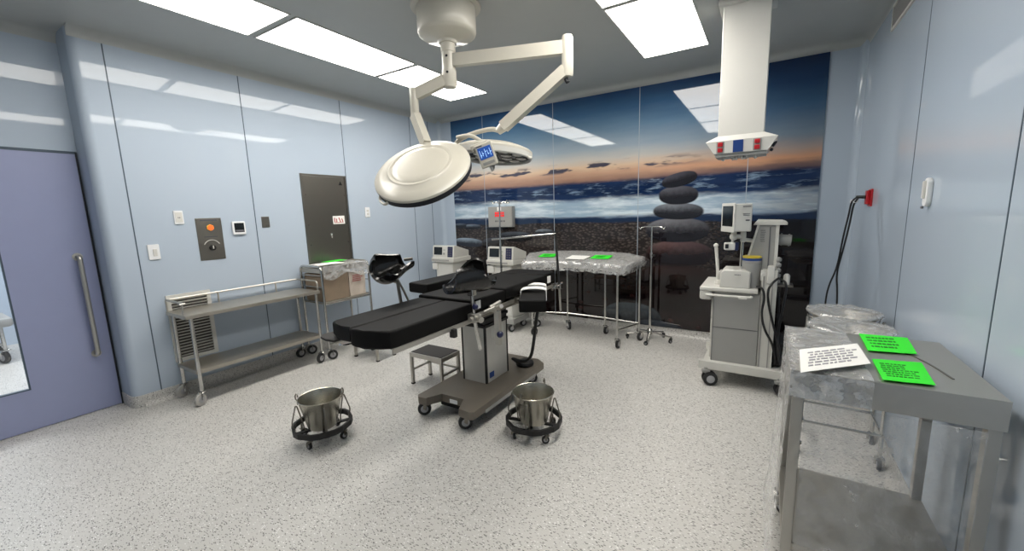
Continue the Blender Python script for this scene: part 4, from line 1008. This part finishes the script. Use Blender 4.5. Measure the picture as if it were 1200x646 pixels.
# ------------------------------------------------------------------ crescent instrument table under wrapping
B = thing('crescent_table', 'wrapped crescent-shaped stainless instrument table standing before the mural', 'table', (-1.9, 4.5, 0))
def crescent(ins=0.):
    P = [(-2.40 + ins, 4.09 + ins), (-2.2, 4.16 + ins), (-1.95, 4.195 + ins), (-1.65, 4.195 + ins), (-1.4, 4.14 + ins), (-1.27 - ins, 4.10 + ins), (-1.2 - ins, 4.16 + ins)]
    P += [(-1.13 - ins, 4.56 - ins), (-1.35, 4.72 - ins), (-1.6, 4.78 - ins), (-2.1, 4.80 - ins), (-2.45, 4.74 - ins), (-2.58 + ins, 4.56 - ins)]
    return P
rise = lambda x, y, z: (x, y, z + (y - 4.45) * .1)   # the wrapped top climbs towards the wall
MB().prism(crescent(.012), .875, .945, 'z', .006).warp(rise).build('tabletop', 'steel', B)
legs = [(-2.34, 4.17), (-2.5, 4.52), (-2.08, 4.62), (-1.585, 4.60), (-1.30, 4.16), (-1.165, 4.53)]
yaws = [1.3, .6, -.7, 1.4, 1.5, 1.2]
for (x, y), w_ in zip(legs, yaws):
    MB().cyl((x, y, .13), (x, y, .88 + (y - 4.45) * .1), .0125).build('leg', 'chrome', B)
    caster(B, x, y, .05, w_ + PI, .15, .026)
m = MB(); m.sweep([(x, y, .205) for x, y in (legs[0], legs[1], legs[2], legs[3], legs[5], legs[4])], .01, 10); m.build('lower_rail', 'chrome', B)
c = crumple(21, .008, 16.)
Pc = [V((x, y, 0)) for x, y in crescent(-.012)]; n = len(Pc); cen = V((-1.87, 4.45, 0))
dens = []
for i in range(n):
    for k in range(6): dens.append(Pc[i].lerp(Pc[(i + 1) % n], k / 6))
m = MB(); N = len(dens); rings = []
for lvl, (sc_, z) in enumerate([(.0, .952), (.35, .952), (.7, .952), (.93, .952), (1., .947), (1.012, .92), (1.016, .89), (1.0, .868), (.99, .855)]):
    ring = []
    for i, p in enumerate(dens):
        q_ = cen + (p - cen) * sc_; dz = c(q_.x * 1.5 + lvl * .2, q_.y * 1.5)
        if lvl >= 5: q_ = q_ + (p - cen).normalized() * dz * 1.1; z_ = z + dz * .6 - (.015 * abs(math.sin(i * .7)) if lvl >= 7 else 0)
        else: z_ = z + abs(dz) * .5
        ring.append(m.bm.verts.new((q_.x, q_.y, z_)))
    rings.append(ring)
for a_, b_ in zip(rings, rings[1:]):
    for i in range(N): m.bm.faces.new((a_[i], a_[(i + 1) % N], b_[(i + 1) % N], b_[i]))
m.warp(rise).build('film_cover', 'filmd', B, 60)
for (x, y, w_, h_, r_, mt, lb) in ((-2.24, 4.42, .2, .17, .12, 'green', 'green paper at the table end nearest the two monitors'), (-1.83, 4.36, .23, .19, -.05, 'paper', 'white paper sheet between two green ones on the crescent table'), (-1.57, 4.43, .21, .18, .03, 'green', 'green paper right of the white sheet on the crescent table')):
    t = thing('paper_sheet', lb, 'paper', (x, y, .964), 'papers on the crescent table')
    MB().box((x, y, .9625), (w_, h_, .002), (0, 0, r_)).warp(rise).build('sheet', mt, t)
    if mt == 'green': text_lines(t, (x - .06, y - .05, .9642 + (y - 4.5) * .1), (math.cos(r_), math.sin(r_), 0), (-math.sin(r_), math.cos(r_), .1), .13, .1, 5, 'inkd', int(-x * 100), .0012, (0, -.1, 1))

# ------------------------------------------------------------------ drip stand
I = thing('drip_stand', 'chrome drip stand on five casters right of the crescent table', 'drip stand', (-1.075, 4.655, 0))
ix, iy = -1.075, 4.655
m = MB(); m.cyl((ix, iy, .08), (ix, iy, .75), .0125); m.cyl((ix, iy, .75), (ix, iy, 1.29), .009); m.cyl((ix, iy, .94), (ix, iy, 1.0), .017); pl = m.build('pole', 'chrome', I)
m = MB(); m.cyl((ix, iy, .97), (ix + .03, iy - .02, .97), .01); m.ell((ix + .035, iy - .022, .97), .014); m.build('height_knob', 'black', pl)
m = MB()
for s_ in (-1, 1): m.sweep(smooth([(ix, iy, 1.285), (ix + s_ * .06, iy, 1.29), (ix + s_ * .11, iy, 1.28), (ix + s_ * .125, iy, 1.255), (ix + s_ * .14, iy, 1.285)]), .0055, 8)
m.each('hook', 'chrome', I)
m = MB(); m.lathe([(0, .06), (.03, .06), (.03, .11), (.018, .125), (0, .125)], (ix, iy, 0), n=20); m.build('base_hub', 'chrome', I)
for k in range(5):
    a_ = -1.45 + 2 * PI * k / 5; e_ = V((ix + .25 * math.cos(a_), iy + (.25 if math.sin(a_) < 0 else .15) * math.sin(a_), .065))
    MB().sweep([(ix, iy, .09), e_], [.011, .009], 10).build('base_leg', 'chrome', I)
    caster(I, e_.x, e_.y, .024, a_ + 1.2, .075, .016, 'black', 'black')

# ------------------------------------------------------------------ two wedge monitors on white carts
def console(name, lab, labc, x, y):
    t = thing('monitor_cart', labc, 'cart', (x, y + .2, 0), 'white equipment carts')
    m = MB(); m.bb(x - .2, x + .2, y - .02, y + .36, .845, .905, .008); tr = m.build('tray', 'offwhite', t)
    m = MB(); m.bb(x - .185, x + .12, y - .024, y - .018, .862, .882, .002); m.build('tray_slot', 'greyp', tr)
    MB().bb(x - .15, x + .15, y + .02, y + .33, .16, .85, .01).build('cart_body', 'offwhite', t)
    m = MB()
    for z0 in (.2, .42, .62): m.bb(x - .14, x + .14, y + .012, y + .022, z0, z0 + .19, .004)
    m.each('drawer', 'white', t)
    MB().bb(x - .2, x - .1, y - .01, y + .08, .735, .83, .01).build('side_bin', 'white', t)
    MB().bb(x - .19, x + .19, y - .03, y + .37, .1, .17, .01).build('cart_base', 'greyp', t)
    for a_ in (-.15, .15):
        for b_ in (.02, .31): caster(t, x + a_, y + b_, .045, 1. + a_, .12, .026, 'tyre', 'greyp')
    u = thing(name, lab, 'monitor', (x, y, .905), 'wedge-shaped monitors')
    prof = [(y + .0, .906), (y + .018, 1.065), (y + .05, 1.07), (y + .33, .985), (y + .33, .906)]
    bd = MB().prism(prof, x - .19, x + .19, 'x', .005).build('case', 'offwhite', u)
    s_ = math.atan2(.018, .159); yy = lambda z: y + .018 * (z - .906) / .159
    MB().box((x - .09, yy(.995) - .002, .995), (.145, .006, .105), (-s_, 0, 0), .002).build('screen', 'screen', u)
    m = MB()
    MB().box((x + .125, yy(.985) - .003, .985), (.085, .01, .14), (-s_, 0, 0), .003).build('keypad', 'blued', u)
    for k in range(4):
        for j in range(2): m.box((x + .108 + j * .034, yy(.94 + k * .03) - .008, .94 + k * .03), (.02, .006, .014), (-s_, 0, 0), .002)
    m.each('key', 'ink', u)
    m = MB(); m.lathe([(0, 0), (.014, 0), (.013, .01), (0, .012)], (x + .02, yy(.96) - .003, .96), (0, -1, .1), 16); m.bb(x - .0, x + .04, yy(1.01) - .003, yy(1.01), 1.005, 1.015); m.build('knob', 'greyp', u)
console('vital_signs_monitor', 'wedge-shaped monitor near the room corner left of the mural edge', 'white equipment cart carrying the wedge monitor in the room corner', -3.735, 4.2)
console('vital_signs_monitor', 'wedge-shaped monitor behind the near leg support, beside the crescent table', 'white equipment cart carrying the wedge monitor beside the crescent table', -2.80, 4.2)

# ------------------------------------------------------------------ double basin stand and two wrapped basins
D_ = thing('basin_stand', 'tubular double basin stand between corner and the nearest wrapped trolley', 'stand', (.43, 2.98, 0))
bz = .80; cs = [(.44, 3.19), (.42, 2.80)]
m = MB()
for x, y in cs: m.sweep([(x + .177 * math.cos(2 * PI * k / 32), y + .177 * math.sin(2 * PI * k / 32), bz - .02) for k in range(32)], .0085, 10, closed=True)
m.each('basin_ring', 'chrome', D_)
for x, y in ((.25, 3.14), (.628, 3.16), (.235, 2.84), (.612, 2.86)):
    MB().cyl((x + (.0), y, .06), (x + (.008 if x < .4 else -.0), y, bz - .02), .0105).build('leg', 'chrome', D_)
    caster(D_, x, y, .032, .9 if x < .4 else 1.5, .09, .02)
m = MB()
for x in (.25, .615): m.cyl((x, 2.84, .2), (x, 3.16, .2), .008)
for y in (2.85, 3.15): m.cyl((.24, y, .2), (.606, y, .2), .008)
m.each('cross_bar', 'chrome', D_)
def basin(x, y, lab):
    t = thing('wash_basin', lab, 'basin', (x, y, bz - .09), 'wrapped steel basins')
    MB().lathe([(0, -.085), (.1, -.085), (.135, -.06), (.158, -.004), (.178, .004), (.182, .001), (.18, -.004), (.162, -.012), (.139, -.066), (.103, -.092), (0, -.092)], (x, y, bz + .004), n=48).build('bowl', 'steel', t)
    c_ = crumple(int(y * 100), .012, 22.)
    m = MB(); rr_ = []
    for (r_, z_) in ((.0, .0), (.05, .004), (.1, .008), (.15, .014), (.178, .016), (.187, .01), (.1885, .004), (.186, -.001)):
        rr_.append([m.bm.verts.new((x + (r_ + (abs(c_(k * .3, z_ * 9)) * .5 if r_ > .16 else 0)) * math.cos(2 * PI * k / 48), y + (r_ + (abs(c_(k * .3, z_ * 9)) * .5 if r_ > .16 else 0)) * math.sin(2 * PI * k / 48), bz + .006 + z_ + abs(c_(r_ * 3 * math.cos(2 * PI * k / 48), r_ * 3 * math.sin(2 * PI * k / 48))) * .9)) for k in range(48)])
    for a_, b_ in zip(rr_, rr_[1:]):
        for k in range(48): m.bm.faces.new((a_[k], a_[(k + 1) % 48], b_[(k + 1) % 48], b_[k]))
    m.build('film_cover', 'film', t, 60)
basin(*cs[0], 'film-wrapped steel basin farther from the wrapped trolley, nearer the corner')
basin(*cs[1], 'film-wrapped steel basin right behind the nearest wrapped trolley')

# ------------------------------------------------------------------ nearest trolley with film and papers
N_ = thing('steel_trolley', 'stainless trolley half wrapped in clear film beside the glossy wall', 'trolley', (.37, 1.95, 0))
x0, x1, y0, y1 = .108, .624, 1.665, 2.26
m = MB(); m.bb(x0, x1, y0, y1, .825, .92, .003); m.build('tabletop', 'steel', N_)
for x in (x0 + .019, x1 - .024):
    for y in (y0 + .018, y1 - .05):
        MB().bb(x - .0165, x + .0165, y - .0165, y + .0165, .11, .828, .003).build('leg', 'steel', N_); caster(N_, x, y, .05, 2.2, .13, .028)
pan(x0 + .005, x1 - .005, y0 + .01, y1 - .035, .245, .03).build('shelf', 'steelx', N_)
c = crumple(5, .008, 17.)
m = MB()
xm = .322
m.sheet(lambda u, v: (x0 - .008 + (xm - x0 + .008) * u, y0 - .004 + (y1 - y0 + .01) * v, .9225 + abs(c(u * .45, v * .7)) * (.8 if v > .02 else .3)), 26, 40)
m.build('film_cover', 'film', N_, 60); m = MB()
m.sheet(lambda u, v: (x0 - .008 + (xm - x0 + .008) * u, y0 - .006 - abs(c(u * .5, v * .3 + 3)) * .8, .9225 - .095 * v), 26, 12)
m.build('film_apron', 'filmd', N_, 60); m = MB()
m.sheet(lambda u, v: (x0 - .006 - .012 * v - .032 * v * v * (.3 + .7 * math.sin(u * 3.)) - abs(c(u * .8, v * 1.4)) * .9 * (.35 + .65 * v), y0 - .006 + (y1 - y0 + .01) * u, .9225 - (.78 + .03 * math.sin(u * 8)) * v), 30, 40)
m.build('film_side', 'film', N_, 60)
m = MB(); c3 = crumple(15, .006, 12.)
m.sheet(lambda u, v: (x0 + .04 + (x1 - x0 - .08) * u, y0 - .004 - abs(c3(u, v)), .82 - .6 * v), 24, 30)
m.build('film_front', 'filml', N_, 60)
m = MB(); m.sweep(smooth([(.44, 2.08, .9215), (.49, 2.02, .9215), (.52, 1.93, .9215), (.54, 1.80, .9215)]), .1, flat=(.006, .002)); m.build('surface_scratch', 'steeld', N_)
zt_ = .937
def sheet_on(pts, mt, lab, z, nl, ink, seed):
    P = [V((a_, b_, z)) for a_, b_ in pts]; cen = sum(P, V()) / 4
    t = thing('paper_sheet', lab, 'paper', cen, 'papers on the nearest trolley')
    m = MB(); c_ = crumple(seed, .0015, 14.)
    def f(u, v):
        p = P[0].lerp(P[1], u).lerp(P[3].lerp(P[2], u), v); p.z += abs(c_(u * .3, v * .3)); return p
    m.sheet(f, 8, 6, -.0012); m.build('sheet', mt, t)
    ux = (P[2] - P[3]); uy = (P[0] - P[3]); w, h = ux.length, uy.length
    text_lines(t, P[3] + ux * .1 + uy * .16 + V((0, 0, .0028)), ux, uy, w * .75, h * .68, nl, ink, seed, .001)
sheet_on([(.134, 1.86), (.332, 2.04), (.335, 1.80), (.124, 1.60)], 'paper', 'white printed sheet under film on the nearest trolley', zt_, 6, 'inkl', 3)
sheet_on([(.368, 2.25), (.527, 2.26), (.505, 2.03), (.36, 2.0)], 'green', 'green sheet near the far edge of the nearest trolley', .925, 4, 'inkd', 9)
sheet_on([(.354, 1.895), (.493, 1.925), (.474, 1.70), (.346, 1.68)], 'green', 'green sheet close to the front edge of the nearest trolley', .925, 7, 'inkd', 12)

# ------------------------------------------------------------------ camera, world, colour
cam = bpy.data.cameras.new('camera'); cam.sensor_width = 36.; cam.lens = 477.157 / 1200 * 36; cam.clip_start = .02
co = bpy.data.objects.new('camera', cam); COL.objects.link(co)
yaw, pitch, roll = [math.radians(a_) for a_ in (-32.0746, 8.93809, -1.78755)]
F = V((math.sin(yaw) * math.cos(pitch), math.cos(yaw) * math.cos(pitch), -math.sin(pitch))); Rr = V((math.cos(yaw), -math.sin(yaw), 0)); Up = Rr.cross(F)
R2 = Rr * math.cos(roll) + Up * math.sin(roll); U2 = -Rr * math.sin(roll) + Up * math.cos(roll)
co.matrix_world = Matrix.Translation((0, 0, 1.5)) @ Matrix((R2, U2, -F)).transposed().to_4x4()
S.camera = co
w = bpy.data.worlds.new('world'); S.world = w; w.use_nodes = True
w.node_tree.nodes['Background'].inputs[0].default_value = (.6, .68, .75, 1); w.node_tree.nodes['Background'].inputs[1].default_value = .05
S.view_settings.view_transform = 'Standard'; S.view_settings.look = 'None'; S.view_settings.gamma = 1.; S.view_settings.exposure = 0.; S.view_settings.use_curve_mapping = False
S.cycles.use_denoising = True
S.cycles.max_bounces = 10; S.cycles.transparent_max_bounces = 16
